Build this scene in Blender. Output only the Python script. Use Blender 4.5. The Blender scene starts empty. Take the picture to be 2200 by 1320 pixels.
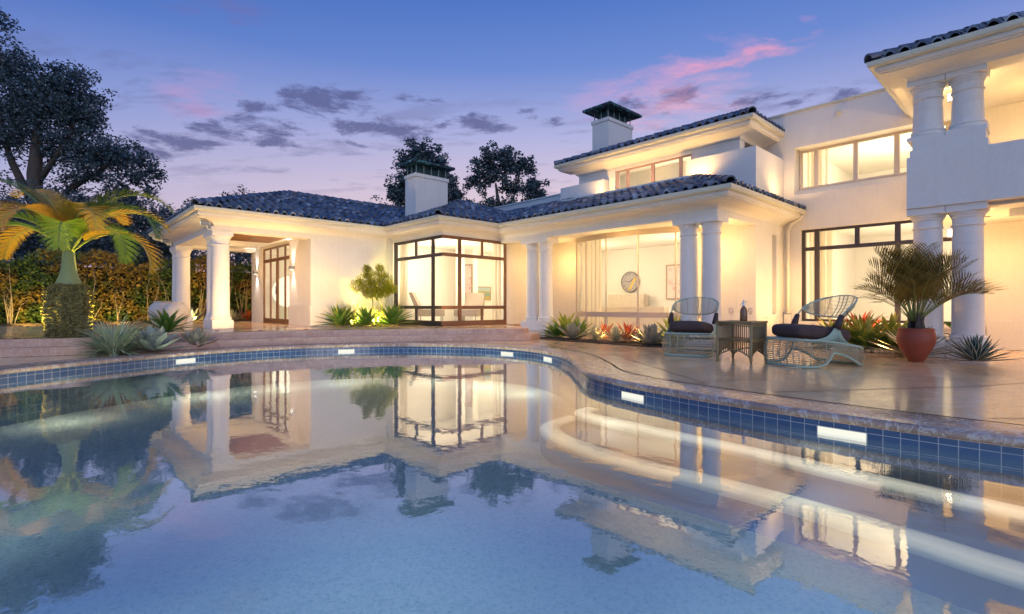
import bpy, math, random
from math import sin, cos, pi, radians, sqrt, atan2
from mathutils import Vector, Matrix
from mathutils.geometry import tessellate_polygon
random.seed(7)
SC = bpy.context.scene
COL = SC.collection
# ------------------------------------------------------------------ camera
YAW = 47.0
cd = bpy.data.cameras.new('camera'); cam = bpy.data.objects.new('camera', cd); COL.objects.link(cam)
cam.location = (0, 0, 0.85); cam.rotation_euler = (radians(90), 0, radians(YAW - 90))
cd.sensor_width = 36; cd.lens = 36 * 1096 / 2200; cd.shift_y = -0.0023
cd.clip_start = 0.05; cd.clip_end = 2000
SC.camera = cam
# ------------------------------------------------------------------ render settings
SC.view_settings.view_transform = 'Standard'; SC.view_settings.look = 'None'
SC.view_settings.exposure = 0.0; SC.view_settings.gamma = 1.0
SC.render.engine = 'CYCLES'
cy = SC.cycles
cy.use_denoising = True; cy.max_bounces = 7; cy.diffuse_bounces = 3; cy.glossy_bounces = 4
cy.transparent_max_bounces = 14; cy.transmission_bounces = 6
cy.caustics_reflective = False; cy.caustics_refractive = False; cy.sample_clamp_indirect = 4.0
cy.use_adaptive_sampling = True; cy.adaptive_threshold = 0.015

# ------------------------------------------------------------------ node helpers
class NT:
    def __init__(s, nt): s.nt = nt; nt.nodes.clear()
    def n(s, t, **kw):
        nd = s.nt.nodes.new(t)
        for k, v in kw.items():
            if k.startswith('_'): setattr(nd, k[1:], v)
            else: nd.inputs[k.replace('__', ' ')].default_value = v
        return nd
    def l(s, a, b): s.nt.links.new(a, b)
    def math(s, op, a, b=None, clamp=False):
        nd = s.nt.nodes.new('ShaderNodeMath'); nd.operation = op; nd.use_clamp = clamp
        for i, x in enumerate((a, b)):
            if x is None: continue
            if isinstance(x, (int, float)): nd.inputs[i].default_value = x
            else: s.l(x, nd.inputs[i])
        return nd.outputs[0]
    def ramp(s, fac, stops, interp='LINEAR'):
        nd = s.nt.nodes.new('ShaderNodeValToRGB'); cr = nd.color_ramp; cr.interpolation = interp
        while len(cr.elements) < len(stops): cr.elements.new(0.5)
        for e, (p, c_) in zip(cr.elements, stops):
            e.position = p; e.color = (*c_, 1) if len(c_) == 3 else c_
        if fac is not None: s.l(fac, nd.inputs[0])
        return nd.outputs[0]
    def mix(s, fac, a, b, mode='MIX'):
        nd = s.nt.nodes.new('ShaderNodeMix'); nd.data_type = 'RGBA'; nd.blend_type = mode
        for i, x in ((0, fac), (6, a), (7, b)):
            if isinstance(x, (int, float)): nd.inputs[i].default_value = x
            elif isinstance(x, tuple): nd.inputs[i].default_value = (*x, 1)
            else: s.l(x, nd.inputs[i])
        return nd.outputs[2]
    def noise(s, vec=None, scale=5, detail=4, rough=0.5, dist=0.0):
        nd = s.nt.nodes.new('ShaderNodeTexNoise')
        nd.inputs['Scale'].default_value = scale; nd.inputs['Detail'].default_value = detail
        nd.inputs['Roughness'].default_value = rough; nd.inputs['Distortion'].default_value = dist
        if vec is not None: s.l(vec, nd.inputs['Vector'])
        return nd.outputs[0]
    def mapping(s, vec, scale=(1, 1, 1), rot=(0, 0, 0), loc=(0, 0, 0)):
        nd = s.nt.nodes.new('ShaderNodeMapping'); s.l(vec, nd.inputs[0])
        nd.inputs['Scale'].default_value = scale; nd.inputs['Rotation'].default_value = rot; nd.inputs['Location'].default_value = loc
        return nd.outputs[0]
    def bump(s, h, strength=0.2, dist=0.02):
        nd = s.nt.nodes.new('ShaderNodeBump'); nd.inputs['Strength'].default_value = strength
        nd.inputs['Distance'].default_value = dist; s.l(h, nd.inputs['Height'])
        return nd.outputs[0]

def lin(r, g, b):
    f = lambda v: (v / 255 / 12.92) if v <= 10.3 else ((v / 255 + 0.055) / 1.055) ** 2.4
    return (f(r), f(g), f(b))

# ------------------------------------------------------------------ world: dusk sky with clouds
W = bpy.data.worlds.new('World'); SC.world = W; W.use_nodes = True
w = NT(W.node_tree)
tc = w.n('ShaderNodeTexCoord')
sep = w.n('ShaderNodeSeparateXYZ'); w.l(tc.outputs['Generated'], sep.inputs[0])
X, Y, Z = sep.outputs
zen_l = w.ramp(Z, [(0.0, lin(176, 162, 194)), (0.10, lin(168, 172, 216)), (0.20, lin(142, 162, 216)), (0.30, lin(102, 136, 208)), (0.42, lin(62, 106, 190)), (0.56, lin(42, 86, 170)), (1.0, lin(58, 104, 190))])
zen_r = w.ramp(Z, [(0.0, lin(252, 208, 186)), (0.12, lin(248, 210, 202)), (0.21, lin(226, 204, 218)), (0.31, lin(186, 186, 226)), (0.42, lin(120, 148, 216)), (0.56, lin(70, 116, 200)), (1.0, lin(66, 112, 196))])
# azimuth: pinkest towards (cos 38, sin 38)
az = w.math('ADD', w.math('MULTIPLY', X, cos(radians(36))), w.math('MULTIPLY', Y, sin(radians(36))))
azr = w.n('ShaderNodeMapRange'); w.l(az, azr.inputs[0]); azr.inputs[1].default_value = 0.35; azr.inputs[2].default_value = 1.02
sky = w.mix(azr.outputs[0], zen_l, zen_r)
# behind the pool the sky is still lighter blue
back = w.math('ADD', w.math('MULTIPLY', X, -cos(radians(50))), w.math('MULTIPLY', Y, -sin(radians(50))))
bkr = w.n('ShaderNodeMapRange'); w.l(back, bkr.inputs[0]); bkr.inputs[1].default_value = -0.2; bkr.inputs[2].default_value = 0.8
sky = w.mix(w.math('MULTIPLY', bkr.outputs[0], 0.85), sky, (0.42, 0.66, 1.14))
# cloud coordinates: direction projected on a flat layer
zz = w.math('ADD', w.math('ABSOLUTE', Z), 0.10)
comb = w.n('ShaderNodeCombineXYZ')
w.l(w.math('DIVIDE', X, zz), comb.inputs[0]); w.l(w.math('DIVIDE', Y, zz), comb.inputs[1])
pv = w.mapping(comb.outputs[0], scale=(1.0, 1.0, 1.0), rot=(0, 0, radians(-45)), loc=(0.3, 0.2, 0))
pvs = w.mapping(pv, scale=(1.5, 0.62, 1))
cn = w.noise(pvs, 3.6, 9, 0.62, 0.1)
cl = w.ramp(cn, [(0.53, (0, 0, 0)), (0.64, (1, 1, 1))])
band = w.ramp(Z, [(0.17, (0, 0, 0)), (0.235, (1, 1, 1)), (0.335, (1, 1, 1)), (0.40, (0, 0, 0))])
cfac = w.math('MULTIPLY', w.math('MULTIPLY', cl, band), 0.35)
sky = w.mix(cfac, sky, lin(96, 98, 142))
# a loose drift of small grey clouds, each at its own bearing and height in the sky
def direction(px, py):
    t = (px - 1100) / 1096; u = (655 - py) / 1096; c_, s_ = cos(radians(YAW)), sin(radians(YAW))
    return Vector((c_ + s_ * t, s_ - c_ * t, u)).normalized()
def vdot(v):
    nd = w.nt.nodes.new('ShaderNodeVectorMath'); nd.operation = 'DOT_PRODUCT'
    w.l(tc.outputs['Generated'], nd.inputs[0]); nd.inputs[1].default_value = v
    return nd.outputs['Value']
cnz = w.math('SUBTRACT', w.noise(w.mapping(tc.outputs['Generated'], scale=(1, 1, 3.2)), 11.0, 8, 0.68, 0.3), 0.5)
cmask = None
for px, py, sx, sy in [(395, 312, 75, 20), (490, 287, 75, 17), (590, 268, 70, 20), (575, 303, 60, 13), (705, 218, 75, 30), (790, 272, 95, 26), (560, 233, 35, 13), (905, 216, 50, 10), (935, 262, 55, 14), (1045, 266, 60, 18), (1130, 247, 38, 15),
                       (1190, 263, 34, 11), (340, 332, 50, 12), (740, 306, 60, 8), (1450, 208, 46, 22), (1370, 215, 50, 14), (1600, 216, 60, 12), (1775, 210, 50, 14), (1700, 222, 30, 9)]:
    d = direction(px, py); r = Vector((d.y, -d.x, 0)).normalized(); up = r.cross(d).normalized()
    a = w.math('MULTIPLY', vdot(r), 1096 / sx * 0.9); b = w.math('MULTIPLY', vdot(up), 1096 / sy * 0.9)
    m = w.math('SUBTRACT', 1.0, w.math('ADD', w.math('MULTIPLY', a, a), w.math('MULTIPLY', b, b)))
    cmask = m if cmask is None else w.math('MAXIMUM', cmask, m)
cmask = w.math('MAXIMUM', cmask, -1.5)
cm = w.math('ADD', cmask, w.math('MULTIPLY', cnz, 7.5))
front_ = w.math('GREATER_THAN', vdot(direction(1100, 655)), 0.2)
cfac = w.math('MULTIPLY', w.math('MULTIPLY', w.ramp(w.math('MULTIPLY', cm, 0.6), [(0.05, (0, 0, 0)), (0.85, (1, 1, 1))], 'EASE'), front_), 0.78)
sky = w.mix(cfac, sky, lin(84, 88, 136))
# high pink wisps: long streaks near given directions
def wisp(px, py, sx, sy, colr, strength, nsc=3.0):
    global sky
    t = (px - 1100) / 1096; u = (655 - py) / 1096
    c_, s_ = cos(radians(YAW)), sin(radians(YAW))
    d = Vector((c_ + s_ * t, s_ - c_ * t, u)).normalized()
    r = Vector((-d.y, d.x, 0)).normalized() * -1
    up = r.cross(d).normalized()
    tilt = radians(9)
    r2 = r * cos(tilt) + up * sin(tilt); up2 = up * cos(tilt) - r * sin(tilt)
    def dot(v):
        nd = w.nt.nodes.new('ShaderNodeVectorMath'); nd.operation = 'DOT_PRODUCT'
        w.l(tc.outputs['Generated'], nd.inputs[0]); nd.inputs[1].default_value = v
        return nd.outputs['Value']
    a = w.math('DIVIDE', dot(r2), sx); b = w.math('DIVIDE', w.math('ADD', dot(up2), w.math('MULTIPLY', w.math('SUBTRACT', cn, 0.5), 0.16)), sy)
    rr = w.math('ADD', w.math('MULTIPLY', a, a), w.math('MULTIPLY', b, b))
    m = w.math('SUBTRACT', 1.0, rr, clamp=True)
    front = w.math('GREATER_THAN', dot(d), 0.3)
    nn = w.ramp(w.noise(w.mapping(tc.outputs['Generated'], scale=(4, 4, 16)), nsc, 7, 0.65, 0.4), [(0.36, (0, 0, 0)), (0.62, (1, 1, 1))])
    f = w.math('MULTIPLY', w.math('MULTIPLY', w.math('MULTIPLY', m, nn), front), strength)
    sky = w.mix(f, sky, colr)
wisp(1430, 165, 0.20, 0.040, lin(232, 168, 206), 0.55)
wisp(1580, 128, 0.13, 0.018, lin(248, 165, 190), 0.65)
wisp(1440, 235, 0.15, 0.035, lin(250, 180, 200), 0.55)
wisp(425, 205, 0.07, 0.05, lin(200, 152, 200), 0.5)
wisp(470, 20, 0.09, 0.03, lin(116, 112, 170), 0.6)
bg = w.n('ShaderNodeBackground', Strength=1.0); w.l(sky, bg.inputs[0])
wo = w.n('ShaderNodeOutputWorld'); w.l(bg.outputs[0], wo.inputs[0])

# one weak sun: the soft peach afterglow from behind and right of the camera
sd = bpy.data.lights.new('sun', 'SUN'); sd.energy = 0.55; sd.angle = radians(35); sd.color = (1.0, 0.72, 0.50)
so = bpy.data.objects.new('sun', sd); COL.objects.link(so); so.rotation_euler = Vector((0.38, 0.90, -0.26)).to_track_quat('-Z', 'Y').to_euler()

# ------------------------------------------------------------------ materials
MATS = {}
def mat(name, build):
    m = bpy.data.materials.new(name); m.use_nodes = True
    k = NT(m.node_tree); sh = build(k)
    out = k.n('ShaderNodeOutputMaterial'); k.l(sh, out.inputs[0]); MATS[name] = m
    return m
def principled(k, color=None, rough=0.5, metal=0.0, normal=None, spec=0.5, coat=0.0, sub=None, trans=None):
    p = k.n('ShaderNodeBsdfPrincipled')
    if color is not None:
        if isinstance(color, tuple): p.inputs['Base Color'].default_value = (*color, 1)
        else: k.l(color, p.inputs['Base Color'])
    if isinstance(rough, (int, float)): p.inputs['Roughness'].default_value = rough
    else: k.l(rough, p.inputs['Roughness'])
    p.inputs['Metallic'].default_value = metal
    p.inputs['Specular IOR Level'].default_value = spec
    p.inputs['Coat Weight'].default_value = coat
    if normal is not None: k.l(normal, p.inputs['Normal'])
    return p.outputs[0]
def objco(k): return k.n('ShaderNodeTexCoord').outputs['Object']
def gpos(k): return k.n('ShaderNodeNewGeometry').outputs['Position']

def m_stucco(k, c1, c2, b=0.12):
    p = gpos(k)
    col = k.mix(k.ramp(k.noise(p, 1.1, 6, 0.65, 0.4), [(0.3, (0, 0, 0)), (0.7, (1, 1, 1))]), c1, c2)
    st = k.ramp(k.noise(k.mapping(p, scale=(3.2, 3.2, 0.22)), 2.6, 6, 0.7), [(0.52, (0, 0, 0)), (0.72, (1, 1, 1))])
    col = k.mix(k.math('MULTIPLY', st, 0.16), col, tuple(x * 0.66 for x in c2))
    fine = k.ramp(k.noise(p, 16, 5, 0.7), [(0.35, (0.955,) * 3), (0.65, (1.0,) * 3)])
    col = k.mix(1.0, col, fine, 'MULTIPLY')
    h = k.math('ADD', k.noise(p, 42, 5, 0.7), k.math('MULTIPLY', k.noise(p, 5, 4, 0.6), 1.6))
    return principled(k, col, 0.78, normal=k.bump(h, b * 0.45, 0.003), spec=0.3)
mat('stucco', lambda k: m_stucco(k, (0.80, 0.775, 0.74), (0.74, 0.71, 0.675)))
mat('column_stone', lambda k: m_stucco(k, (0.80, 0.78, 0.755), (0.75, 0.73, 0.71), 0.08))
mat('trim', lambda k: m_stucco(k, (0.79, 0.765, 0.72), (0.74, 0.71, 0.67), 0.05))
mat('interior', lambda k: principled(k, (0.84, 0.80, 0.72), 0.7, spec=0.2))
mat('gutter', lambda k: principled(k, k.mix(k.noise(gpos(k), 6, 3), (0.66, 0.64, 0.52), (0.58, 0.56, 0.45)), 0.38))
mat('steel_grey', lambda k: principled(k, (0.45, 0.46, 0.47), 0.35, metal=0.8))
mat('wood_ceiling', lambda k: principled(k, k.mix(k.noise(k.mapping(gpos(k), scale=(1, 14, 1)), 3, 5), (0.26, 0.13, 0.05), (0.16, 0.075, 0.03)), 0.4))
mat('bronze', lambda k: principled(k, k.mix(k.noise(gpos(k), 9, 3), (0.22, 0.11, 0.065), (0.17, 0.08, 0.045)), 0.34, metal=0.15))
mat('dark_frame', lambda k: principled(k, (0.055, 0.045, 0.05), 0.35, metal=0.3))
mat('light_frame', lambda k: principled(k, (0.60, 0.52, 0.45), 0.45))
mat('bow_frame', lambda k: principled(k, (0.52, 0.44, 0.38), 0.45))
mat('mauve_frame', lambda k: principled(k, (0.42, 0.27, 0.24), 0.45))
def m_roof(k):
    g = k.n('ShaderNodeNewGeometry')
    ri = g.outputs['Random Per Island']
    col = k.ramp(ri, [(0.0, (0.022, 0.035, 0.065)), (0.35, (0.06, 0.09, 0.15)), (0.7, (0.15, 0.20, 0.28)), (0.86, (0.10, 0.07, 0.07)), (1.0, (0.36, 0.42, 0.50))])
    n = k.noise(g.outputs['Position'], 7, 6, 0.65)
    col = k.mix(k.ramp(n, [(0.4, (0, 0, 0)), (0.7, (1, 1, 1))]), col, k.mix(0.5, col, (0.05, 0.05, 0.06)))
    return principled(k, col, k.ramp(n, [(0.3, (0.28,) * 3), (0.7, (0.46,) * 3)]), normal=k.bump(n, 0.3, 0.01), spec=0.6)
mat('roof_tile', m_roof)
mat('roof_under', lambda k: principled(k, (0.02, 0.02, 0.028), 0.7))
mat('flashing', lambda k: principled(k, (0.50, 0.58, 0.62), 0.4))
def m_verd(k):
    n = k.noise(gpos(k), 9, 6, 0.7)
    return principled(k, k.ramp(n, [(0.50, (0.010, 0.016, 0.02)), (0.56, (0.03, 0.13, 0.13)), (0.66, (0.14, 0.42, 0.42))]), 0.55, normal=k.bump(n, 0.4, 0.01))
mat('verdigris', m_verd)
mat('dark_copper', lambda k: principled(k, (0.03, 0.07, 0.07), 0.5, metal=0.4))
mat('pipe_copper', lambda k: principled(k, (0.12, 0.20, 0.21), 0.4, metal=0.3))

def marble(k, base1, base2, vein, scale=1.0, vs=1.0):
    p = gpos(k)
    n1 = k.noise(p, 1.6 * scale, 7, 0.62, 0.6)
    col = k.mix(k.ramp(n1, [(0.34, (0, 0, 0)), (0.66, (1, 1, 1))]), base1, base2)
    v1 = k.noise(k.mapping(p, scale=(1, 1.5, 1), rot=(0, 0, 0.6)), 2.2 * scale, 8, 0.6, 1.6)
    ve = k.ramp(v1, [(0.468, (0, 0, 0)), (0.498, (1, 1, 1)), (0.53, (0, 0, 0))])
    v2 = k.noise(k.mapping(p, scale=(1.6, 1, 1), loc=(5, 2, 1)), 5.5 * scale, 8, 0.6, 1.2)
    ve2 = k.ramp(v2, [(0.475, (0, 0, 0)), (0.5, (0.6, 0.6, 0.6)), (0.525, (0, 0, 0))])
    f = k.math('MULTIPLY', k.math('MAXIMUM', ve, ve2), 0.62 * vs)
    return k.mix(f, col, vein), n1
def m_deck(k):
    col, n = marble(k, (0.86, 0.57, 0.32), (0.66, 0.40, 0.21), (0.94, 0.78, 0.58), 0.6, 0.5)
    r = k.ramp(k.noise(gpos(k), 3.0, 5, 0.6), [(0.3, (0.09,) * 3), (0.7, (0.20,) * 3)])
    return principled(k, col, r, normal=k.bump(k.noise(gpos(k), 1.6, 2, 0.5), 0.05, 0.02), spec=0.8)
mat('deck_stone', m_deck)
def m_cop(k):
    col, n = marble(k, (0.50, 0.33, 0.24), (0.27, 0.17, 0.125), (0.80, 0.72, 0.66), 1.25, 0.95)
    return principled(k, col, 0.18, spec=0.7)
mat('coping_stone', m_cop)
def m_step(k):
    col, n = marble(k, (0.62, 0.41, 0.31), (0.48, 0.28, 0.21), (0.78, 0.68, 0.60), 2.2, 0.8)
    return principled(k, col, 0.30, normal=k.bump(n, 0.2, 0.01), spec=0.6)
mat('step_stone', m_step)
def m_pooltile(k):
    uv = k.n('ShaderNodeUVMap').outputs[0]
    b = k.n('ShaderNodeTexBrick', _offset=0.0, _squash=1.0, Scale=1.0)
    k.l(uv, b.inputs['Vector'])
    b.inputs['Color1'].default_value = (0.026, 0.062, 0.165, 1); b.inputs['Color2'].default_value = (0.045, 0.098, 0.22, 1)
    b.inputs['Mortar'].default_value = (0.38, 0.40, 0.44, 1); b.inputs['Mortar Size'].default_value = 0.0026
    b.inputs['Mortar Smooth'].default_value = 0.1; b.inputs['Brick Width'].default_value = 0.105; b.inputs['Row Height'].default_value = 0.105
    return principled(k, b.outputs[0], 0.12, normal=k.bump(k.math('SUBTRACT', 1.0, b.outputs['Fac']), 0.3, 0.003), spec=0.7)
mat('pool_tile', m_pooltile)
def m_floor(k):
    p = gpos(k)
    n = k.noise(p, 38, 5, 0.8)
    col = k.ramp(n, [(0.36, (0.40, 0.50, 0.54)), (0.50, (0.86, 0.90, 0.89)), (0.66, (0.98, 0.98, 0.95))])
    col = k.mix(k.math('MULTIPLY', k.noise(p, 0.7, 4, 0.6), 0.5), col, (0.50, 0.72, 0.88))
    return principled(k, col, 0.8, normal=k.bump(n, 0.5, 0.01))
mat('pool_plaster', m_floor)
mat('bench_blue', lambda k: principled(k, k.mix(k.noise(gpos(k), 6, 4), (0.02, 0.10, 0.34), (0.04, 0.16, 0.45)), 0.5))
mat('bench_plaster', lambda k: principled(k, (0.025, 0.085, 0.28), 0.7))
def m_water(k):
    p = gpos(k)
    n1 = k.noise(p, 2.6, 2, 0.5, 0.2)
    n2 = k.noise(k.mapping(p, scale=(1.3, 0.8, 1)), 11.0, 2, 0.5, 0.2)
    n3 = k.noise(p, 48, 2, 0.5)
    h = k.math('ADD', k.math('MULTIPLY', n1, 0.32), k.math('ADD', k.math('MULTIPLY', n2, 0.085), k.math('MULTIPLY', n3, 0.012)))
    nor = k.bump(h, 0.10, 0.05)
    fr = k.n('ShaderNodeFresnel', IOR=1.62); k.l(nor, fr.inputs['Normal'])
    gl = k.n('ShaderNodeBsdfGlossy', Roughness=0.012); k.l(nor, gl.inputs['Normal']); gl.inputs[0].default_value = (0.97, 0.98, 1.0, 1)
    tr = k.n('ShaderNodeBsdfTransparent'); tr.inputs[0].default_value = (0.90, 0.96, 1.0, 1)
    mx = k.n('ShaderNodeMixShader'); k.l(k.math('ADD', k.math('MULTIPLY', fr.outputs[0], 1.12), 0.20, clamp=True), mx.inputs[0])
    # slight turbidity: part of the light is scattered in the water itself
    df = k.n('ShaderNodeBsdfDiffuse'); df.inputs[0].default_value = (0.54, 0.95, 0.96, 1)
    tl = k.n('ShaderNodeBsdfTranslucent'); tl.inputs[0].default_value = (0.85, 0.96, 0.90, 1)
    sc_ = k.n('ShaderNodeMixShader'); sc_.inputs[0].default_value = 0.4; k.l(df.outputs[0], sc_.inputs[1]); k.l(tl.outputs[0], sc_.inputs[2])
    bd = k.n('ShaderNodeMixShader'); bd.inputs[0].default_value = 0.17; k.l(tr.outputs[0], bd.inputs[1]); k.l(sc_.outputs[0], bd.inputs[2])
    k.l(bd.outputs[0], mx.inputs[1]); k.l(gl.outputs[0], mx.inputs[2])
    return mx.outputs[0]
mat('water', m_water)
def m_glass(k, tint=(0.97, 0.97, 0.96), base=0.0):
    lw = k.n('ShaderNodeLayerWeight', Blend=0.5)
    fr = k.math('MULTIPLY', k.math('POWER', lw.outputs['Facing'], 5.0), 0.85)
    gl = k.n('ShaderNodeBsdfGlossy', Roughness=0.01)
    tr = k.n('ShaderNodeBsdfTransparent'); tr.inputs[0].default_value = (*tint, 1)
    mx = k.n('ShaderNodeMixShader'); k.l(k.math('ADD', fr, base + 0.035, clamp=True), mx.inputs[0])
    k.l(tr.outputs[0], mx.inputs[1]); k.l(gl.outputs[0], mx.inputs[2])
    return mx.outputs[0]
mat('glass', m_glass)
mat('clear_glass', lambda k: m_glass(k, (0.97, 0.95, 0.93), 0.05))
def m_emit(c_, s_): 
    def f(k):
        e = k.n('ShaderNodeEmission', Strength=s_); e.inputs[0].default_value = (*c_, 1); return e.outputs[0]
    return f
mat('lamp_warm', m_emit((1.0, 0.80, 0.50), 9))
mat('lamp_white', m_emit((1.0, 0.93, 0.82), 5))
mat('pool_lens', m_emit((0.98, 0.97, 0.84), 1.0))
def m_nosing_glow(st):  # emission fading across the nosing imitates pool light on the step edge
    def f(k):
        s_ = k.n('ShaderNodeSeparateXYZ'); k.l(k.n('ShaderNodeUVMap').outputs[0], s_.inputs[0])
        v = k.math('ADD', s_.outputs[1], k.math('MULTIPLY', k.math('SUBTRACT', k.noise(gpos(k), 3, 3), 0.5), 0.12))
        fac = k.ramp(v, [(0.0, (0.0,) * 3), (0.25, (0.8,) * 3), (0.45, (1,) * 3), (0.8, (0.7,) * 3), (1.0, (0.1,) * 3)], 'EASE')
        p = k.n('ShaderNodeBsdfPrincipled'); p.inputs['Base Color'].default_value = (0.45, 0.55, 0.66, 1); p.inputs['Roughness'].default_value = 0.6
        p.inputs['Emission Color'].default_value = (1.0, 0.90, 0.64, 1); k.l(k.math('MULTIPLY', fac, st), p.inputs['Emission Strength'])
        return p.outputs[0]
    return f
mat('nosing_glow', m_nosing_glow(1.12))
mat('nosing_glow_dim', m_nosing_glow(0.66))
mat('globe', m_emit((1.0, 0.88, 0.62), 1.6))
mat('curb_led', m_emit((1.0, 0.72, 0.05), 1.4))
mat('door_glow', m_emit((1.0, 0.93, 0.84), 1.3))

def leaf_mat(name, c_lo, c_hi, tip=None, edge=None, rough=0.45, trans=0.25, edgew=0.16):
    def f(k):
        g = k.n('ShaderNodeNewGeometry')
        col = k.mix(g.outputs['Random Per Island'], c_lo, c_hi)
        uvn = k.n('ShaderNodeUVMap'); s_ = k.n('ShaderNodeSeparateXYZ'); k.l(uvn.outputs[0], s_.inputs[0])
        if tip: col = k.mix(k.ramp(s_.outputs[1], [(0.5, (0, 0, 0)), (1.0, (0.85,) * 3)]), col, tip)
        if edge:
            a = k.math('ABSOLUTE', k.math('SUBTRACT', s_.outputs[0], 0.5))
            col = k.mix(k.ramp(a, [(0.5 - edgew - 0.02, (0, 0, 0)), (0.5 - edgew, (1, 1, 1))]), col, edge)
        n = k.noise(k.mapping(g.outputs['Position'], scale=(1, 1, 1)), 14, 3, 0.6)
        col = k.mix(k.math('MULTIPLY', n, 0.35), col, tuple(x * 0.55 for x in c_lo))
        p = k.n('ShaderNodeBsdfPrincipled'); k.l(col, p.inputs['Base Color']); p.inputs['Roughness'].default_value = rough
        p.inputs['Specular IOR Level'].default_value = 0.4
        t = k.n('ShaderNodeBsdfTranslucent'); k.l(col, t.inputs[0])
        mx = k.n('ShaderNodeMixShader'); mx.inputs[0].default_value = trans
        k.l(p.outputs[0], mx.inputs[1]); k.l(t.outputs[0], mx.inputs[2])
        return mx.outputs[0]
    return mat(name, f)
leaf_mat('tree_leaf', (0.022, 0.045, 0.055), (0.13, 0.19, 0.22), trans=0.1, rough=0.35)
leaf_mat('agave_green', (0.07, 0.20, 0.035), (0.15, 0.30, 0.05), tip=(0.30, 0.34, 0.08))
leaf_mat('agave_lime', (0.30, 0.42, 0.06), (0.45, 0.52, 0.08), tip=(0.60, 0.50, 0.14))
leaf_mat('agave_grey', (0.30, 0.30, 0.24), (0.42, 0.40, 0.33), rough=0.65, trans=0.1)
leaf_mat('agave_silver', (0.33, 0.40, 0.35), (0.46, 0.50, 0.44), rough=0.65, trans=0.1)
leaf_mat('agave_striped', (0.025, 0.075, 0.06), (0.05, 0.11, 0.09), edge=(0.62, 0.64, 0.58), trans=0.05)
leaf_mat('agave_cream', (0.36, 0.38, 0.20), (0.50, 0.50, 0.32), edge=(0.78, 0.74, 0.58), trans=0.1)
leaf_mat('silver_grass', (0.30, 0.42, 0.22), (0.55, 0.62, 0.40), edge=(0.66, 0.70, 0.50), trans=0.2)
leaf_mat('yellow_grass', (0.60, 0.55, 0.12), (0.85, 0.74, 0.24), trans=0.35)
leaf_mat('red_leaf', (0.48, 0.07, 0.03), (0.62, 0.18, 0.05), tip=(0.6, 0.10, 0.04), trans=0.2)
leaf_mat('bromeliad', (0.08, 0.17, 0.035), (0.24, 0.32, 0.06), tip=(0.46, 0.38, 0.08), trans=0.25)
def m_palm(k):
    oi = k.n('ShaderNodeObjectInfo').outputs['Random']
    g = k.n('ShaderNodeNewGeometry')
    col = k.ramp(oi, [(0.0, (0.06, 0.17, 0.02)), (0.42, (0.10, 0.19, 0.025)), (0.5, (0.36, 0.24, 0.03)), (1.0, (0.52, 0.25, 0.03))])  # orange frond tones imitate gold uplight on the leaf undersides
    col = k.mix(k.math('MULTIPLY', g.outputs['Random Per Island'], 0.4), col, (0.22, 0.22, 0.03))
    p = principled(k, col, 0.42)
    t = k.n('ShaderNodeBsdfTranslucent'); k.l(col, t.inputs[0])
    mx = k.n('ShaderNodeMixShader'); mx.inputs[0].default_value = 0.35; k.l(p, mx.inputs[1]); k.l(t.outputs[0], mx.inputs[2])
    return mx.outputs[0]
mat('palm_leaf', m_palm)
leaf_mat('areca_leaf', (0.07, 0.065, 0.015), (0.40, 0.29, 0.06), tip=(0.46, 0.32, 0.09), trans=0.42)
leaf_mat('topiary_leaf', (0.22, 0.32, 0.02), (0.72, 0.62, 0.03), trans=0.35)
leaf_mat('broad_leaf', (0.04, 0.12, 0.03), (0.10, 0.20, 0.04), trans=0.2)
def m_hedge(k):
    g = k.n('ShaderNodeNewGeometry')
    n = k.noise(g.outputs['Position'], 0.75, 3, 0.6)
    gr = k.mix(g.outputs['Random Per Island'], (0.04, 0.09, 0.02), (0.14, 0.19, 0.04))
    orr = k.mix(g.outputs['Random Per Island'], (0.20, 0.12, 0.02), (0.44, 0.28, 0.05))
    col = k.mix(k.ramp(n, [(0.46, (0, 0, 0)), (0.54, (1, 1, 1))]), gr, orr)
    p = principled(k, col, 0.5)
    t = k.n('ShaderNodeBsdfTranslucent'); k.l(col, t.inputs[0])
    mx = k.n('ShaderNodeMixShader'); mx.inputs[0].default_value = 0.2; k.l(p, mx.inputs[1]); k.l(t.outputs[0], mx.inputs[2])
    return mx.outputs[0]
mat('hedge_leaf', m_hedge)
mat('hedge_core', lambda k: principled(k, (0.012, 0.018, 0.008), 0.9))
mat('bark', lambda k: principled(k, k.mix(k.noise(objco(k), 12, 5), (0.05, 0.04, 0.035), (0.10, 0.085, 0.07)), 0.85, normal=k.bump(k.noise(objco(k), 30, 5), 0.5, 0.02)))
mat('pale_stem', lambda k: principled(k, k.mix(k.noise(objco(k), 12, 5), (0.34, 0.26, 0.16), (0.20, 0.15, 0.09)), 0.8))
def m_boot(k):
    p = objco(k)
    wv = k.n('ShaderNodeTexWave', _wave_type='BANDS', _bands_direction='Z', Scale=9.0, Distortion=9.0, Detail=6.0); k.l(p, wv.inputs[0])
    n = k.noise(k.mapping(p, scale=(6, 6, 1.2)), 3, 6, 0.7)
    col = k.mix(n, (0.09, 0.085, 0.03), (0.42, 0.38, 0.14))
    col = k.mix(k.math('MULTIPLY', wv.outputs[1], 0.30), col, (0.03, 0.028, 0.015))
    return principled(k, col, 0.85, normal=k.bump(k.math('ADD', wv.outputs[1], n), 0.9, 0.03))
mat('palm_boot', m_boot)
mat('palm_shaft', lambda k: principled(k, k.mix(k.noise(k.mapping(objco(k), scale=(4, 4, 1)), 4, 5, 0.6), (0.20, 0.30, 0.14), (0.33, 0.38, 0.20)), 0.5))
mat('palm_rib', lambda k: principled(k, (0.24, 0.30, 0.09), 0.45))
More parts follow.
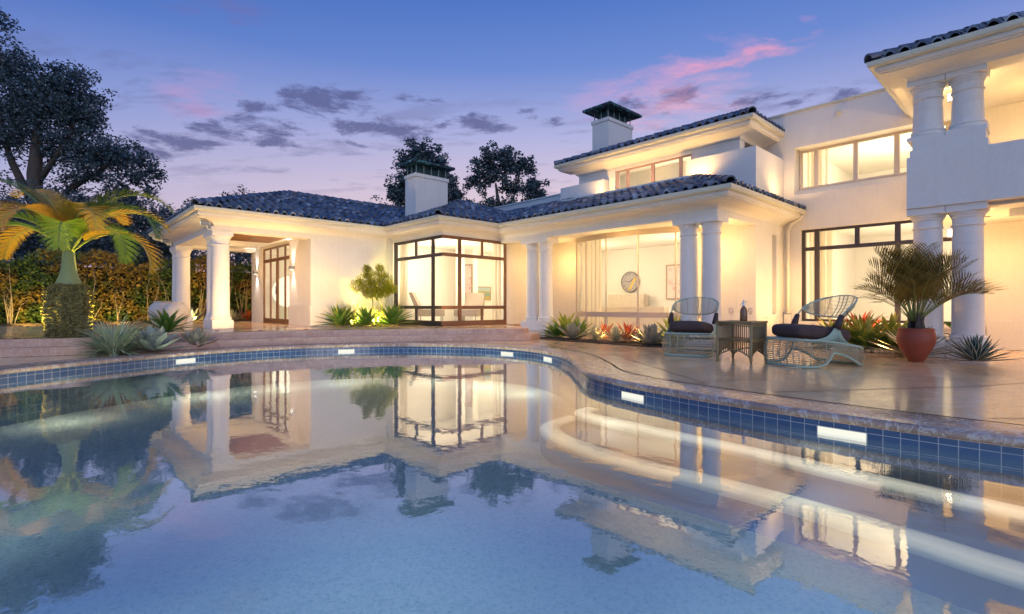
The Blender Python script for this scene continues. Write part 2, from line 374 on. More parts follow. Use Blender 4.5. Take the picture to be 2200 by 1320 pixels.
mat('soil', lambda k: principled(k, k.mix(k.noise(gpos(k), 30, 6, 0.7), (0.035, 0.022, 0.014), (0.10, 0.07, 0.045)), 0.95, normal=k.bump(k.noise(gpos(k), 50, 6, 0.7), 0.8, 0.03)))
mat('pebble', lambda k: principled(k, k.mix(k.n('ShaderNodeNewGeometry').outputs['Random Per Island'], (0.55, 0.45, 0.30), (0.75, 0.65, 0.48)), 0.5))
def m_terra(k):
    wv = k.n('ShaderNodeTexWave', _wave_type='BANDS', _bands_direction='Z', Scale=22.0, Distortion=2.0, Detail=3.0); k.l(objco(k), wv.inputs[0])
    n = k.noise(k.mapping(objco(k), scale=(1, 1, 5)), 6, 5, 0.65)
    col = k.mix(n, (0.34, 0.07, 0.032), (0.19, 0.04, 0.022))
    return principled(k, col, 0.5, normal=k.bump(wv.outputs[1], 0.25, 0.006))
mat('terracotta', m_terra)
mat('urn_glaze', lambda k: principled(k, k.mix(k.noise(k.mapping(objco(k), scale=(1, 1, 9)), 4, 5, 0.6), (0.70, 0.64, 0.56), (0.56, 0.50, 0.44)), 0.5, normal=k.bump(k.noise(k.mapping(objco(k), scale=(1, 1, 16)), 4, 5, 0.6), 0.2, 0.01)))
mat('rattan_teal', lambda k: principled(k, k.mix(k.noise(objco(k), 18, 4, 0.7), (0.28, 0.46, 0.41), (0.44, 0.52, 0.40)), 0.4))
mat('rattan_wire', lambda k: principled(k, k.mix(k.noise(objco(k), 9, 4, 0.7), (0.36, 0.42, 0.34), (0.52, 0.42, 0.25)), 0.4))
mat('rattan_brown', lambda k: principled(k, k.mix(k.noise(objco(k), 14, 5, 0.7), (0.20, 0.13, 0.06), (0.30, 0.24, 0.12)), 0.45))
mat('rattan_olive', lambda k: principled(k, k.mix(k.noise(objco(k), 10, 5, 0.7), (0.24, 0.22, 0.11), (0.33, 0.21, 0.09)), 0.45))
mat('wrap_dark', lambda k: principled(k, k.mix(k.noise(k.mapping(objco(k), scale=(1, 1, 30)), 6, 2), (0.035, 0.02, 0.018), (0.06, 0.035, 0.03)), 0.6))
mat('velvet', lambda k: principled(k, k.mix(k.noise(objco(k), 7, 5, 0.7), (0.050, 0.032, 0.030), (0.115, 0.075, 0.068)), 0.8, normal=k.bump(k.noise(objco(k), 120, 3, 0.7), 0.3, 0.004), spec=0.3))
def m_brownglass(k):
    g = k.n('ShaderNodeBsdfPrincipled'); g.inputs['Base Color'].default_value = (0.20, 0.085, 0.025, 1)
    g.inputs['Roughness'].default_value = 0.12; g.inputs['Coat Weight'].default_value = 0.6
    return g.outputs[0]
mat('brown_glass', m_brownglass)
mat('chrome', lambda k: principled(k, (0.62, 0.66, 0.70), 0.15, metal=1.0))
mat('painting_pink', lambda k: principled(k, k.ramp(k.noise(objco(k), 5, 6, 0.7, 1.5), [(0.50, (0.72, 0.66, 0.62)), (0.62, (0.70, 0.30, 0.33)), (0.68, (0.55, 0.14, 0.2))]), 0.5))
def m_land(k):
    s_ = k.n('ShaderNodeSeparateXYZ'); k.l(k.n('ShaderNodeTexCoord').outputs['Generated'], s_.inputs[0])
    z = k.math('ADD', s_.outputs[2], k.math('MULTIPLY', k.math('SUBTRACT', k.noise(k.n('ShaderNodeTexCoord').outputs['Generated'], 7, 5, 0.7), 0.5), 0.28))
    return principled(k, k.ramp(z, [(0.15, (0.45, 0.34, 0.08)), (0.35, (0.20, 0.30, 0.30)), (0.5, (0.22, 0.36, 0.40)), (0.58, (0.40, 0.35, 0.06)), (0.72, (0.45, 0.50, 0.45)), (0.95, (0.35, 0.48, 0.52))]), 0.5)
mat('painting_landscape', m_land)
def m_curt(k):
    t = k.n('ShaderNodeBsdfTranslucent'); t.inputs[0].default_value = (0.9, 0.84, 0.72, 1)
    d = k.n('ShaderNodeBsdfDiffuse'); d.inputs[0].default_value = (0.85, 0.78, 0.66, 1)
    mx = k.n('ShaderNodeMixShader'); mx.inputs[0].default_value = 0.6; k.l(d.outputs[0], mx.inputs[1]); k.l(t.outputs[0], mx.inputs[2])
    return mx.outputs[0]
mat('curtain_cloth', m_curt)
mat('frame_wood', lambda k: principled(k, (0.30, 0.20, 0.12), 0.4))
mat('frame_bronze', lambda k: principled(k, (0.42, 0.30, 0.20), 0.45))
mat('clock_face', lambda k: principled(k, (0.40, 0.37, 0.38), 0.5))
mat('clock_ink', lambda k: principled(k, (0.12, 0.10, 0.10), 0.5))
mat('gold', lambda k: principled(k, (0.62, 0.46, 0.12), 0.3, metal=0.6))
mat('upholstery', lambda k: principled(k, k.mix(k.noise(objco(k), 8, 3), (0.42, 0.34, 0.27), (0.33, 0.26, 0.21)), 0.8))
mat('sofa_cloth', lambda k: principled(k, (0.80, 0.74, 0.64), 0.8))
mat('travertine', lambda k: principled(k, k.ramp(k.noise(objco(k), 30, 5, 0.7), [(0.4, (0.48, 0.40, 0.32)), (0.6, (0.66, 0.58, 0.48))]), 0.6))
mat('grass_ground', lambda k: principled(k, k.mix(k.noise(gpos(k), 6, 6, 0.7), (0.03, 0.05, 0.015), (0.07, 0.08, 0.03)), 0.9))
mat('groove', lambda k: principled(k, (0.035, 0.03, 0.03), 0.4))

# ------------------------------------------------------------------ mesh helpers
class MB:
    def __init__(s): s.v = []; s.f = []; s.uv = {}
    def vert(s, p): s.v.append(tuple(p)); return len(s.v) - 1
    def face(s, ids, uv=None):
        if uv: s.uv[len(s.f)] = uv
        s.f.append(tuple(ids))
    def quad(s, a, b, c_, d, uv=None):
        i = len(s.v); s.v += [tuple(a), tuple(b), tuple(c_), tuple(d)]; s.face((i, i + 1, i + 2, i + 3), uv)
    def poly(s, pts):
        i = len(s.v); s.v += [tuple(p) for p in pts]; s.face(tuple(range(i, i + len(pts))))
    def box(s, x0, x1, y0, y1, z0, z1):
        i = len(s.v)
        s.v += [(x0, y0, z0), (x1, y0, z0), (x1, y1, z0), (x0, y1, z0), (x0, y0, z1), (x1, y0, z1), (x1, y1, z1), (x0, y1, z1)]
        for q in ((3, 2, 1, 0), (4, 5, 6, 7), (0, 1, 5, 4), (1, 2, 6, 5), (2, 3, 7, 6), (3, 0, 4, 7)): s.face([i + k for k in q])
    def prism(s, pts, z0, z1):
        n = len(pts); i = len(s.v)
        s.v += [(x, y, z0) for x, y in pts] + [(x, y, z1) for x, y in pts]
        for tri in tessellate_polygon([[Vector((x, y, 0)) for x, y in pts]]):
            s.face([i + t for t in tri][::-1]); s.face([i + n + t for t in tri])
        for k in range(n):
            j = (k + 1) % n; s.face((i + k, i + j, i + n + j, i + n + k))
    def tube(s, pts, r, seg=6, cap=True, closed=False):
        pts = [Vector(p) for p in pts]; n = len(pts)
        rs = r if isinstance(r, (list, tuple)) else [r] * n
        prev = None; base = len(s.v)
        for k in range(n):
            if closed: t = pts[(k + 1) % n] - pts[k - 1]
            else: t = pts[min(k + 1, n - 1)] - pts[max(k - 1, 0)]
            if t.length < 1e-9: t = Vector((0, 0, 1))
            t.normalize()
            if prev is None:
                a = Vector((0, 0, 1)) if abs(t.z) < 0.9 else Vector((1, 0, 0))
                u = t.cross(a).normalized()
            else:
                u = prev - t * prev.dot(t)
                if u.length < 1e-6: u = t.orthogonal()
                u.normalize()
            prev = u; v = t.cross(u)
            for q in range(seg):
                a = 2 * pi * q / seg; s.v.append(tuple(pts[k] + (u * cos(a) + v * sin(a)) * rs[k]))
        m = n if closed else n - 1
        for k in range(m):
            k2 = (k + 1) % n
            for q in range(seg):
                q2 = (q + 1) % seg
                s.face((base + k * seg + q, base + k * seg + q2, base + k2 * seg + q2, base + k2 * seg + q))
        if cap and not closed:
            s.face([base + q for q in range(seg)][::-1]); s.face([base + (n - 1) * seg + q for q in range(seg)])
    def lathe(s, prof, cx=0, cy=0, seg=28, z0=0, noise=0):
        base = len(s.v); n = len(prof)
        for r, z in prof:
            for q in range(seg):
                a = 2 * pi * q / seg; rr = r * (1 + (random.uniform(-noise, noise) if noise else 0))
                s.v.append((cx + rr * cos(a), cy + rr * sin(a), z0 + z))
        for k in range(n - 1):
            for q in range(seg):
                q2 = (q + 1) % seg
                s.face((base + k * seg + q, base + k * seg + q2, base + (k + 1) * seg + q2, base + (k + 1) * seg + q))
        s.face([base + q for q in range(seg)][::-1]); s.face([base + (n - 1) * seg + q for q in range(seg)])
    def build(s, name, m, parent=None, smooth=False, loc=None, angle=None):
        me = bpy.data.meshes.new(name); me.from_pydata(s.v, [], s.f); me.update()
        if s.uv:
            ul = me.uv_layers.new(name='UVMap'); data = [0.0] * (2 * len(me.loops))
            for p in me.polygons:
                u = s.uv.get(p.index)
                if u:
                    for k, li in enumerate(p.loop_indices): data[2 * li] = u[k][0]; data[2 * li + 1] = u[k][1]
            ul.data.foreach_set('uv', data)
        if smooth:
            me.polygons.foreach_set('use_smooth', [True] * len(me.polygons))
            if angle:
                try: me.set_sharp_from_angle(angle=radians(angle))
                except Exception: pass
        me.materials.append(MATS[m])
        o = bpy.data.objects.new(name, me); COL.objects.link(o)
        if parent is not None: o.parent = parent
        if loc is not None: o.location = loc
        return o
def tag(o, label=None, cat=None, group=None, kind=None):
    if label: o['label'] = label
    if cat: o['category'] = cat
    if group: o['group'] = group
    if kind: o['kind'] = kind
    return o
def thing(name, loc, label, cat, group=None, rz=0.0):
    o = bpy.data.objects.new(name, None); COL.objects.link(o); o.location = loc; o.rotation_euler = (0, 0, rz)
    o.empty_display_size = 0.1
    return tag(o, label, cat, group)
def copy_tree(o, parent=None):
    c_ = o.copy(); COL.objects.link(c_)
    if parent is not None: c_.parent = parent
    for ch in [x for x in o.children]: copy_tree(ch, c_)
    return c_
KL = 2.95
def lamp(name, kind, loc, power, color, size=0.1, target=None, spot=None, blend=0.6, sizey=None):
    l = bpy.data.lights.new(name, kind); l.energy = power * KL; l.color = color
    if kind == 'AREA':
        l.size = size
        if sizey: l.shape = 'RECTANGLE'; l.size_y = sizey
    elif kind in ('POINT', 'SPOT'): l.shadow_soft_size = size
    if kind == 'SPOT': l.spot_size = radians(spot or 90); l.spot_blend = blend
    o = bpy.data.objects.new(name, l); COL.objects.link(o); o.location = loc; o.visible_glossy = False
    if target is not None:
        d = Vector(target) - Vector(loc); o.rotation_euler = d.to_track_quat('-Z', 'Y').to_euler()
    return o
def catmull(pts, closed=True, seg=12):
    P = [Vector(p) for p in pts]; n = len(P); out = []
    rng = range(n) if closed else range(n - 1)
    for i in rng:
        if closed: p0, p1, p2, p3 = P[i - 1], P[i], P[(i + 1) % n], P[(i + 2) % n]
        else: p0, p1, p2, p3 = P[max(i - 1, 0)], P[i], P[i + 1], P[min(i + 2, n - 1)]
        for k in range(seg):
            t = k / seg; t2 = t * t; t3 = t2 * t
            out.append(0.5 * ((2 * p1) + (p2 - p0) * t + (2 * p0 - 5 * p1 + 4 * p2 - p3) * t2 + (3 * p1 - p0 - 3 * p2 + p3) * t3))
    if not closed: out.append(P[-1])
    return out
def offset_curve(pts, d, closed=True):
    n = len(pts); out = []
    for i in range(n):
        a = pts[i - 1] if (closed or i > 0) else pts[i]; b = pts[(i + 1) % n] if (closed or i < n - 1) else pts[i]
        t = (b - a); t.normalize(); out.append(pts[i] + Vector((-t.y, t.x)) * d)
    return out

# ================================================================== THE POOL AND THE GROUND
pool_ctrl = [(-0.95, 9.0), (-0.15, 9.55), (0.63, 10.03), (1.96, 10.62), (3.26, 10.82), (4.44, 10.60), (5.45, 10.08), (6.3, 9.28), (6.85, 8.35), (7.02, 7.4), (6.88, 6.5), (6.42, 5.62), (5.72, 4.8),
             (5.10, 4.12), (4.78, 3.4), (4.63, 2.6), (4.55, 1.75), (4.53, 0.9), (4.58, 0.15), (4.7, -1.0), (4.5, -3.0), (3.0, -4.6), (0.0, -5.2), (-3.8, -3.6), (-6.0, 0.0), (-6.0, 4.0), (-4.6, 6.6), (-2.6, 8.1)]
pool = catmull(pool_ctrl, True, 10)          # clockwise seen from above
def area2(p): return sum(p[i - 1].x * p[i].y - p[i].x * p[i - 1].y for i in range(len(p)))
SG = 1.0 if area2(pool) < 0 else -1.0        # +SG*d moves outward from the water
ZW, ZF = -0.16, -0.75
def sheet_with_hole(outer, hole, z):
    mb = MB(); rings = [[Vector((x, y, 0)) for x, y in outer], [Vector((p[0], p[1], 0)) for p in hole]]
    allp = [p for r in rings for p in r]
    mb.v = [(p.x, p.y, z) for p in allp]
    for tri in tessellate_polygon(rings):
        a, b, c_ = (allp[t] for t in tri)
        nz = (b - a).cross(c_ - a).z
        mb.face(tri if nz > 0 else tri[::-1])
    return mb
joint = offset_curve(pool, SG * 0.50)
deck_in = offset_curve(pool, SG * 0.532)
sheet_with_hole([(-300, -300), (600, -300), (600, 600), (-300, 600)], offset_curve(pool, SG * 0.47), -0.05).build('ground', 'grass_ground')['kind'] = 'structure'
d_ = sheet_with_hole([(-14, -9), (24, -9), (24, 30), (-14, 30)], deck_in, 0.0).build('deck', 'deck_stone'); tag(d_, kind='structure')
# joint lines of the paving (thin dark grout strips, one sheet above the deck)
mb = MB()
def gl(a, b, w_=0.014):
    a, b = Vector(a), Vector(b); n = (b - a).normalized(); n = Vector((-n.y, n.x)) * w_ / 2
    mb.quad((*(a - n), 0.004), (*(b - n), 0.004), (*(b + n), 0.004), (*(a + n), 0.004))
gl((5.28, 2.6), (9.2, 7.9)); gl((6.6, 4.45), (9.9, 1.35)); gl((9.9, 1.35), (12.6, -1.2)); gl((5.2, 0.35), (8.6, -2.6)); gl((5.23, 1.9), (7.2, 0.55)); gl((7.2, 0.55), (10.5, -0.9))
tag(mb.build('deck_joint_lines', 'groove'), kind='structure')
# coping: flat band, bull-nosed edge
mb = MB(); n = len(pool)
prof = [(0.50, -0.05), (0.50, 0.0), (0.045, 0.0), (0.02, -0.006), (0.004, -0.018), (0.0, -0.036), (0.004, -0.054), (0.02, -0.066), (0.05, -0.071)]
rings = [[(*p, z) for p in offset_curve(pool, SG * o)] for o, z in prof]
for r in rings: mb.v += r
for k in range(len(prof) - 1):
    for i in range(n):
        j = (i + 1) % n; q = (k * n + i, k * n + j, (k + 1) * n + j, (k + 1) * n + i)
        mb.face(q if SG > 0 else q)
o_ = mb.build('pool_coping', 'coping_stone', smooth=True, angle=50); tag(o_, kind='structure')
# tiled wall
mb = MB(); wall = offset_curve(pool, SG * 0.03); s_len = 0; 
for i in range(n):
    a, b = wall[i], wall[(i + 1) % n]; L = (b - a).length
    mb.quad((*a, -0.069), (*b, -0.069), (*b, ZF), (*a, ZF), uv=[(s_len, 0.046), (s_len + L, 0.046), (s_len + L, ZF + 0.115), (s_len, ZF + 0.115)])
    s_len += L
tag(mb.build('pool_wall', 'pool_tile'), kind='structure')
def flat(curve, z):
    mb = MB(); P = [Vector((p[0], p[1], 0)) for p in curve]; mb.v = [(p.x, p.y, z) for p in P]
    for tri in tessellate_polygon([P]):
        a, b, c_ = (P[t] for t in tri); mb.face(tri if (b - a).cross(c_ - a).z > 0 else tri[::-1])
    return mb
tag(flat(wall, ZF).build('pool_floor', 'pool_plaster'), kind='structure')
tag(flat(offset_curve(pool, SG * 0.028), ZW).build('pool_water', 'water'), kind='structure')
# underwater benches on the right, nosing glow painted in as emission, not lamps
INNER = [(5.02, 3.98), (4.76, 3.4), (4.61, 2.6), (4.535, 1.75), (4.515, 0.9), (4.565, 0.15), (4.67, -1.0), (4.50, -2.8)]
def bench(ctrl, ztop, zbot, top_m, glow_m, glow_w, label):
    cv = catmull(ctrl, False, 10)
    mb = MB(); mb.prism([tuple(p) for p in cv] + INNER, zbot, ztop)
    tag(mb.build('pool_step', top_m), kind='structure')
    mb = MB(); N = len(cv)
    pr = [(0.012, ztop - 0.05), (0.016, ztop - 0.015), (0.004, ztop + 0.010), (-0.03, ztop + 0.016), (-glow_w, ztop + 0.012), (-glow_w - 0.01, ztop + 0.002)]
    for o, z in pr: mb.v += [(*p, z) for p in offset_curve(cv, o, False)]
    for k in range(len(pr) - 1):
        for i in range(N - 1): v0, v1 = [(0, .12), (.12, .25), (.25, .45), (.45, .97), (.97, 1)][k]; mb.face((k * N + i, (k + 1) * N + i, (k + 1) * N + i + 1, k * N + i + 1), [(0, v0), (0, v1), (1, v1), (1, v0)])
    return tag(mb.build('glow_nosing', glow_m, smooth=True), label, 'pool step nosing', 'pool step nosings with painted glow')
bench([(4.2, -2.6), (4.2, -1.0), (4.25, 0.14), (4.31, 0.83), (4.36, 1.44), (4.40, 2.1), (4.41, 2.7), (4.44, 3.3), (4.47, 3.66), (4.62, 3.86), (4.88, 3.90)], -0.40, ZF, 'bench_plaster', 'nosing_glow', 0.18,
      'bright cream nosing with painted glow on the upper underwater pool step')
bench([(3.45, -2.6), (3.5, -1.0), (3.55, 0.12), (3.62, 0.6), (3.68, 1.22), (3.68, 1.88), (3.65, 2.47), (3.70, 3.1), (3.85, 3.60), (4.15, 3.95), (4.7, 4.05)], -0.50, ZF, 'bench_plaster', 'nosing_glow_dim', 0.20,
      'dimmer nosing with painted glow on the lower underwater pool step')
# pool wall lights
def pool_light(x, y, label):
    # nearest wall point
    i = min(range(n), key=lambda k: (wall[k] - Vector((x, y))).length)
    p = wall[i]; t = (wall[(i + 1) % n] - wall[i - 1]).normalized(); inn = Vector((-t.y, t.x)) * -SG
    th = thing('pool_light', (p.x, p.y, -0.148), label, 'pool light', 'rectangular lights in the pool wall')
    mb = MB(); h = 0.17; 
    def bx(a0, a1, d0, d1, z0, z1, mb):
        pts = [(*(t * a + inn * d), z) for z in (z0, z1) for a, d in ((a0, d0), (a1, d0), (a1, d1), (a0, d1))]
        i0 = len(mb.v); mb.v += pts
        for q in ((3, 2, 1, 0), (4, 5, 6, 7), (0, 1, 5, 4), (1, 2, 6, 5), (2, 3, 7, 6), (3, 0, 4, 7)): mb.face([i0 + k for k in q])
    bx(-h, h, -0.01, 0.010, -0.038, 0.038, mb); mb.build('housing', 'steel_grey', th)
    mb = MB(); bx(-h + 0.008, h - 0.008, 0.008, 0.016, -0.032, 0.032, mb); mb.build('lens', 'pool_lens', th)
    q = p + inn * 0.55
    lamp('pool_glow', 'POINT', (q.x, q.y, -0.27), (1.6 if x > 4.0 and y < 4 else 9.0), (1.0, 0.95, 0.62), 0.12)
for x, y, lb in [(1.9, 10.6, 'pool wall light below the silver spiky grass and grey agaves'), (4.88, 10.35, 'pool wall light below the steps in front of the uplit agaves'), (7.02, 7.7, 'pool wall light below the bay window corner'),
                 (6.86, 6.45, 'pool wall light seen edge on just left of the curve of the coping'), (4.68, 3.15, 'pool wall light at the start of the underwater steps'), (4.53, 1.15, 'largest pool wall light close to the right front')]:
    pool_light(x, y, lb)
# added unseen fill beams brightening the pool floor, kept narrow below the surface
for (qx, qy), azs in [((-3.4, -1.6), (62, 40, 20)), ((-1.5, -3.6), (88, 66, 46)), ((0.8, -4.2), (104, 84, 66)), ((3.0, -3.4), (122, 102)), ((-4.8, 1.5), (40, 14)), ((-4.9, 4.6), (5, -20))]:
    for a_z in azs:
        a_ = radians(a_z); lamp('pool_fill_beam', 'SPOT', (qx, qy, -0.22), 1150.0, (0.74, 1.0, 0.98), 0.12, (qx + cos(a_), qy + sin(a_), -0.22 - math.tan(radians(14.5))), 27, 1.0)
for q in [(-2.5, 7.0), (-4.6, 3.5), (0.3, 9.2), (3.3, 10.2), (6.0, 8.8)]:  # added glow lamps without fittings, lifting the water near the wall
    lamp('pool_glow', 'POINT', (q[0], q[1], -0.26), 7.0, (1.0, 0.95, 0.62), 0.2)

# raised platform with two steps
plat_ctrl = [(-13.9, 14.2), (-9, 14.1), (-5, 13.9), (-2.6, 13.2), (-1.2, 12.45), (-0.44, 12.0), (0.7, 11.62), (2.0, 11.6), (3.4, 11.6), (4.7, 11.28), (5.7, 10.8), (6.6, 10.28), (7.5, 9.68), (8.3, 9.12), (8.75, 8.95)]
pe = catmull(plat_ctrl, False, 8)
endp = [(8.98, 9.02), (9.12, 9.2), (9.45, 9.85), (9.75, 10.5), (9.9, 10.92)]
back = [(12.0, 10.92), (12.0, 29.9), (-13.9, 29.9)]
mb = MB(); mb.prism([tuple(p) for p in pe] + endp + back, 0.141, 0.27)
tag(mb.build('platform', 'step_stone'), kind='structure')
pe2 = offset_curve(pe, -0.36, False)
endp2 = [(9.18, 8.83), (9.42, 9.08), (9.62, 9.5), (9.75, 10.2), (9.9, 10.92)]
mb = MB(); mb.prism([tuple(p) for p in pe2] + endp2 + back, 0.004, 0.141)
tag(mb.build('platform_step', 'step_stone'), kind='structure')
# polished paving on top of the platform
pin = offset_curve(pe, 0.30, False)
mb = flat([tuple(p) for p in pin] + [(9.0, 9.35), (9.35, 10.0), (9.7, 10.85), (11.9, 10.92), (11.9, 29.8), (-13.8, 29.8)], 0.274)
tag(mb.build('terrace', 'deck_stone'), kind='structure')

# ================================================================== THE HOUSE
villa = thing('villa', (0, 0, 0), 'cream stucco villa with dark barrel tile roofs and white double columns', 'house')
def wall_cells(mb, axis, p0, p1, a0, a1, z0, z1, holes=()):
    """solid wall; axis 'X': plane x in [p0,p1], runs along y; axis 'Y': plane y in [p0,p1], runs along x. holes (a0,a1,z0,z1)"""
    As = sorted({a0, a1, *[h[0] for h in holes], *[h[1] for h in holes]}); Zs = sorted({z0, z1, *[h[2] for h in holes], *[h[3] for h in holes]})
    As = [a for a in As if a0 <= a <= a1]; Zs = [z for z in Zs if z0 <= z <= z1]
    for i in range(len(As) - 1):
        run = None
        for k in range(len(Zs) - 1):
            am, zm = (As[i] + As[i + 1]) / 2, (Zs[k] + Zs[k + 1]) / 2
            inside = any(h[0] < am < h[1] and h[2] < zm < h[3] for h in holes)
            if not inside:
                if run is None: run = [Zs[k], Zs[k + 1]]
                else: run[1] = Zs[k + 1]
            if inside or k == len(Zs) - 2:
                if run:
                    if axis == 'X': mb.box(p0, p1, As[i], As[i + 1], *run)
                    else: mb.box(As[i], As[i + 1], p0, p1, *run)
                run = None
def wbox(name, m, *b, parent=villa):
    mb = MB(); mb.box(*b); return mb.build(name, m, parent)

# ---- walls
mb = MB(); wall_cells(mb, 'Y', 13.65, 13.95, 5.37, 7.62, 0.275, 3.0); mb.build('wall', 'stucco', villa)
mb = MB(); mb.box(5.37, 5.67, 13.95, 15.22, 0.275, 3.0); mb.build('pier', 'stucco', villa)
mb = MB(); mb.box(5.42, 5.80, 17.78, 18.95, 0.275, 3.0); mb.box(5.80, 12, 18.65, 18.95, 0.275, 3.0); mb.build('wall', 'stucco', villa)
mb = MB(); mb.box(5.42, 5.80, 15.22, 17.78, 2.66, 3.0); mb.build('lintel', 'stucco', villa)
mb = MB(); mb.box(5.345, 7.60, 13.62, 13.655, 0.276, 0.79); mb.box(5.345, 5.375, 13.655, 15.215, 0.276, 0.79)
mb.box(5.335, 7.60, 13.61, 13.655, 0.79, 0.815); mb.box(5.335, 5.375, 13.655, 15.22, 0.79, 0.815); mb.build('plinth', 'trim', villa)
# wall strip between bay and loggia
mb = MB(); mb.box(10.03, 11.66, 10.98, 11.25, 0.0, 2.72); mb.build('wall', 'stucco', villa)
# loggia rear walls either side of the bow
mb = MB(); mb.box(11.66, 11.9, 9.55, 10.98, 0.0, 2.9); mb.build('wall', 'stucco', villa)
mb = MB(); mb.box(11.66, 11.9, 4.86, 5.42, 0.0, 2.9); mb.box(11.66, 11.9, 5.42, 9.55, 2.70, 2.9); mb.build('wall', 'stucco', villa)
# side wall (faces the camera's right) with niche, up to the terrace parapet
mb = MB(); wall_cells(mb, 'Y', 4.58, 4.72, 11.66, 13.34, 0.0, 4.38, [(12.60, 12.86, 0.62, 2.49)]); mb.box(11.66, 13.34, 4.72, 4.86, 0.0, 4.38)
mb.build('wall', 'stucco', villa)
mb = MB(); mb.box(11.635, 12.59, 4.555, 4.585, 0.004, 0.55); mb.box(11.635, 11.665, 4.585, 5.41, 0.004, 0.55); mb.box(12.87, 13.31, 4.555, 4.585, 0.004, 0.55); mb.build('plinth', 'trim', villa)
# terrace parapets over the loggia
mb = MB(); mb.box(11.66, 11.86, 4.86, 6.24, 3.0, 4.38); mb.build('parapet', 'stucco', villa)
mb = MB(); mb.box(11.66, 11.95, 8.75, 10.34, 3.0, 4.38); mb.build('parapet', 'stucco', villa)
mb = MB(); mb.box(11.72, 11.9, 10.34, 16.5, 3.0, 4.21); mb.box(11.69, 11.93, 10.345, 16.5, 4.21, 4.25); mb.build('parapet', 'flashing', villa)
# middle upper storey
mb = MB(); wall_cells(mb, 'X', 11.96, 12.16, 5.06, 9.86, 3.0, 4.9, [(6.25, 8.55, 3.55, 4.63)]); mb.box(12.16, 16, 9.66, 9.86, 3.0, 4.9)
wall_cells(mb, 'Y', 5.06, 5.2, 12.16, 13.34, 3.0, 4.9, [(12.22, 13.25, 3.6, 4.70)]); mb.build('wall', 'stucco', villa)
wbox('recess_lining', 'wood_ceiling', 12.17, 13.33, 5.9, 5.95, 3.4, 4.9); wbox('recess_ceiling', 'wood_ceiling', 12.17, 13.33, 5.2, 5.9, 4.72, 4.76)
# main facade
FY = [(1.0, 4.21, 0.46, 2.63), (1.0, 4.35, 3.47, 4.61)]
mb = MB(); wall_cells(mb, 'X', 13.34, 13.79, -6.0, 4.58, 0.0, 5.46, FY); mb.build('wall', 'stucco', villa)
mb = MB(); mb.box(13.34, 13.79, 4.58, 11.0, 4.4, 5.46); mb.box(13.79, 20, 4.4, 4.58, 4.9, 5.46); mb.build('wall', 'stucco', villa)
wbox('wall_coping', 'gutter', 13.30, 13.86, -6.0, 6.3, 5.46, 5.505)
mb = MB(); mb.box(13.27, 13.345, 0.95, 4.41, 0.37, 0.455); mb.build('sill', 'trim', villa)
wbox('plinth', 'trim', 13.31, 13.345, -6.0, 0.94, 0.004, 0.55); wbox('plinth', 'trim', 13.31, 13.345, 4.42, 4.55, 0.004, 0.55)
# sloped sill of the upper window
mb = MB(); i = len(mb.v)
mb.v += [(13.345, 1.0, 3.471), (13.345, 4.35, 3.471), (13.77, 4.35, 3.69), (13.77, 1.0, 3.69), (13.77, 1.0, 3.471), (13.77, 4.35, 3.471)]
mb.face((0, 3, 2, 1)); mb.face((0, 4, 3)); mb.face((1, 2, 5)); mb.face((3, 4, 5, 2)); mb.build('sill', 'trim', villa)
# scupper on the facade
mb = MB(); mb.box(13.25, 13.345, 3.36, 3.44, 5.18, 5.26); mb.build('scupper', 'gutter', villa)
# bay walls above and base
wbox('wall', 'stucco', 7.76, 10.03, 10.98, 11.18, 2.685, 3.0)
wbox('wall', 'stucco', 7.76, 7.96, 11.18, 13.65, 2.685, 3.0)
wbox('wall', 'stucco', 7.62, 7.76, 13.5, 13.95, 0.275, 3.0)

# ---- windows
def window_y(x0, x1, y, z0, z1, posts, rails, m, depth=0.06, fw=0.06, parent=villa, pane=True, name='window'):
    """window in a plane y=const facing -Y"""
    mb = MB()
    for a, w_, b, t in posts: mb.box(a, a + w_, y - 0.002, y + depth, b, t)
    for zz, h, a, b in rails: mb.box(a, b, y, y + depth - 0.002, zz, zz + h)
    f = mb.build(name, m, parent)
    if pane:
        mb = MB(); mb.quad((x0, y + depth / 2, z0), (x1, y + depth / 2, z0), (x1, y + depth / 2, z1), (x0, y + depth / 2, z1)); mb.build('pane', 'glass', f)
    return f
def window_x(y0, y1, x, z0, z1, posts, rails, m, depth=0.06, parent=villa, pane=True, name='window', pm='glass'):
    mb = MB()
    for a, w_, b, t in posts: mb.box(x - 0.002, x + depth, a, a + w_, b, t)
    for zz, h, a, b in rails: mb.box(x, x + depth - 0.002, a, b, zz, zz + h)
    f = mb.build(name, m, parent)
    if pane:
        mb = MB(); mb.quad((x + depth / 2, y0, z0), (x + depth / 2, y1, z0), (x + depth / 2, y1, z1), (x + depth / 2, y0, z1)); mb.build('pane', pm, f)
    return f
zt = 2.685
window_y(7.79, 10.0, 10.99, 0.30, 2.66, [(8.30, 0.085, 0.3, zt - .07), (9.10, 0.05, 0.34, 0.73), (9.10, 0.05, 2.22, 2.6), (9.965, 0.06, 0.3, zt)],
         [(0.277, 0.14, 7.762, 10.02), (0.73, 0.09, 7.77, 9.965), (2.13, 0.09, 7.77, 9.965), (2.60, 0.08, 7.762, 9.965)], 'bronze')
window_x(11.02, 13.38, 7.77, 0.30, 2.66, [(11.43, 0.085, 0.3, zt - .07), (12.28, 0.05, 0.34, 0.73), (12.28, 0.05, 2.22, 2.6), (13.34, 0.13, 0.3, zt)],
         [(0.277, 0.14, 11.05, 13.34), (0.73, 0.09, 11.05, 13.34), (2.13, 0.09, 11.05, 13.34), (2.60, 0.08, 11.05, 13.34)], 'dark_frame')
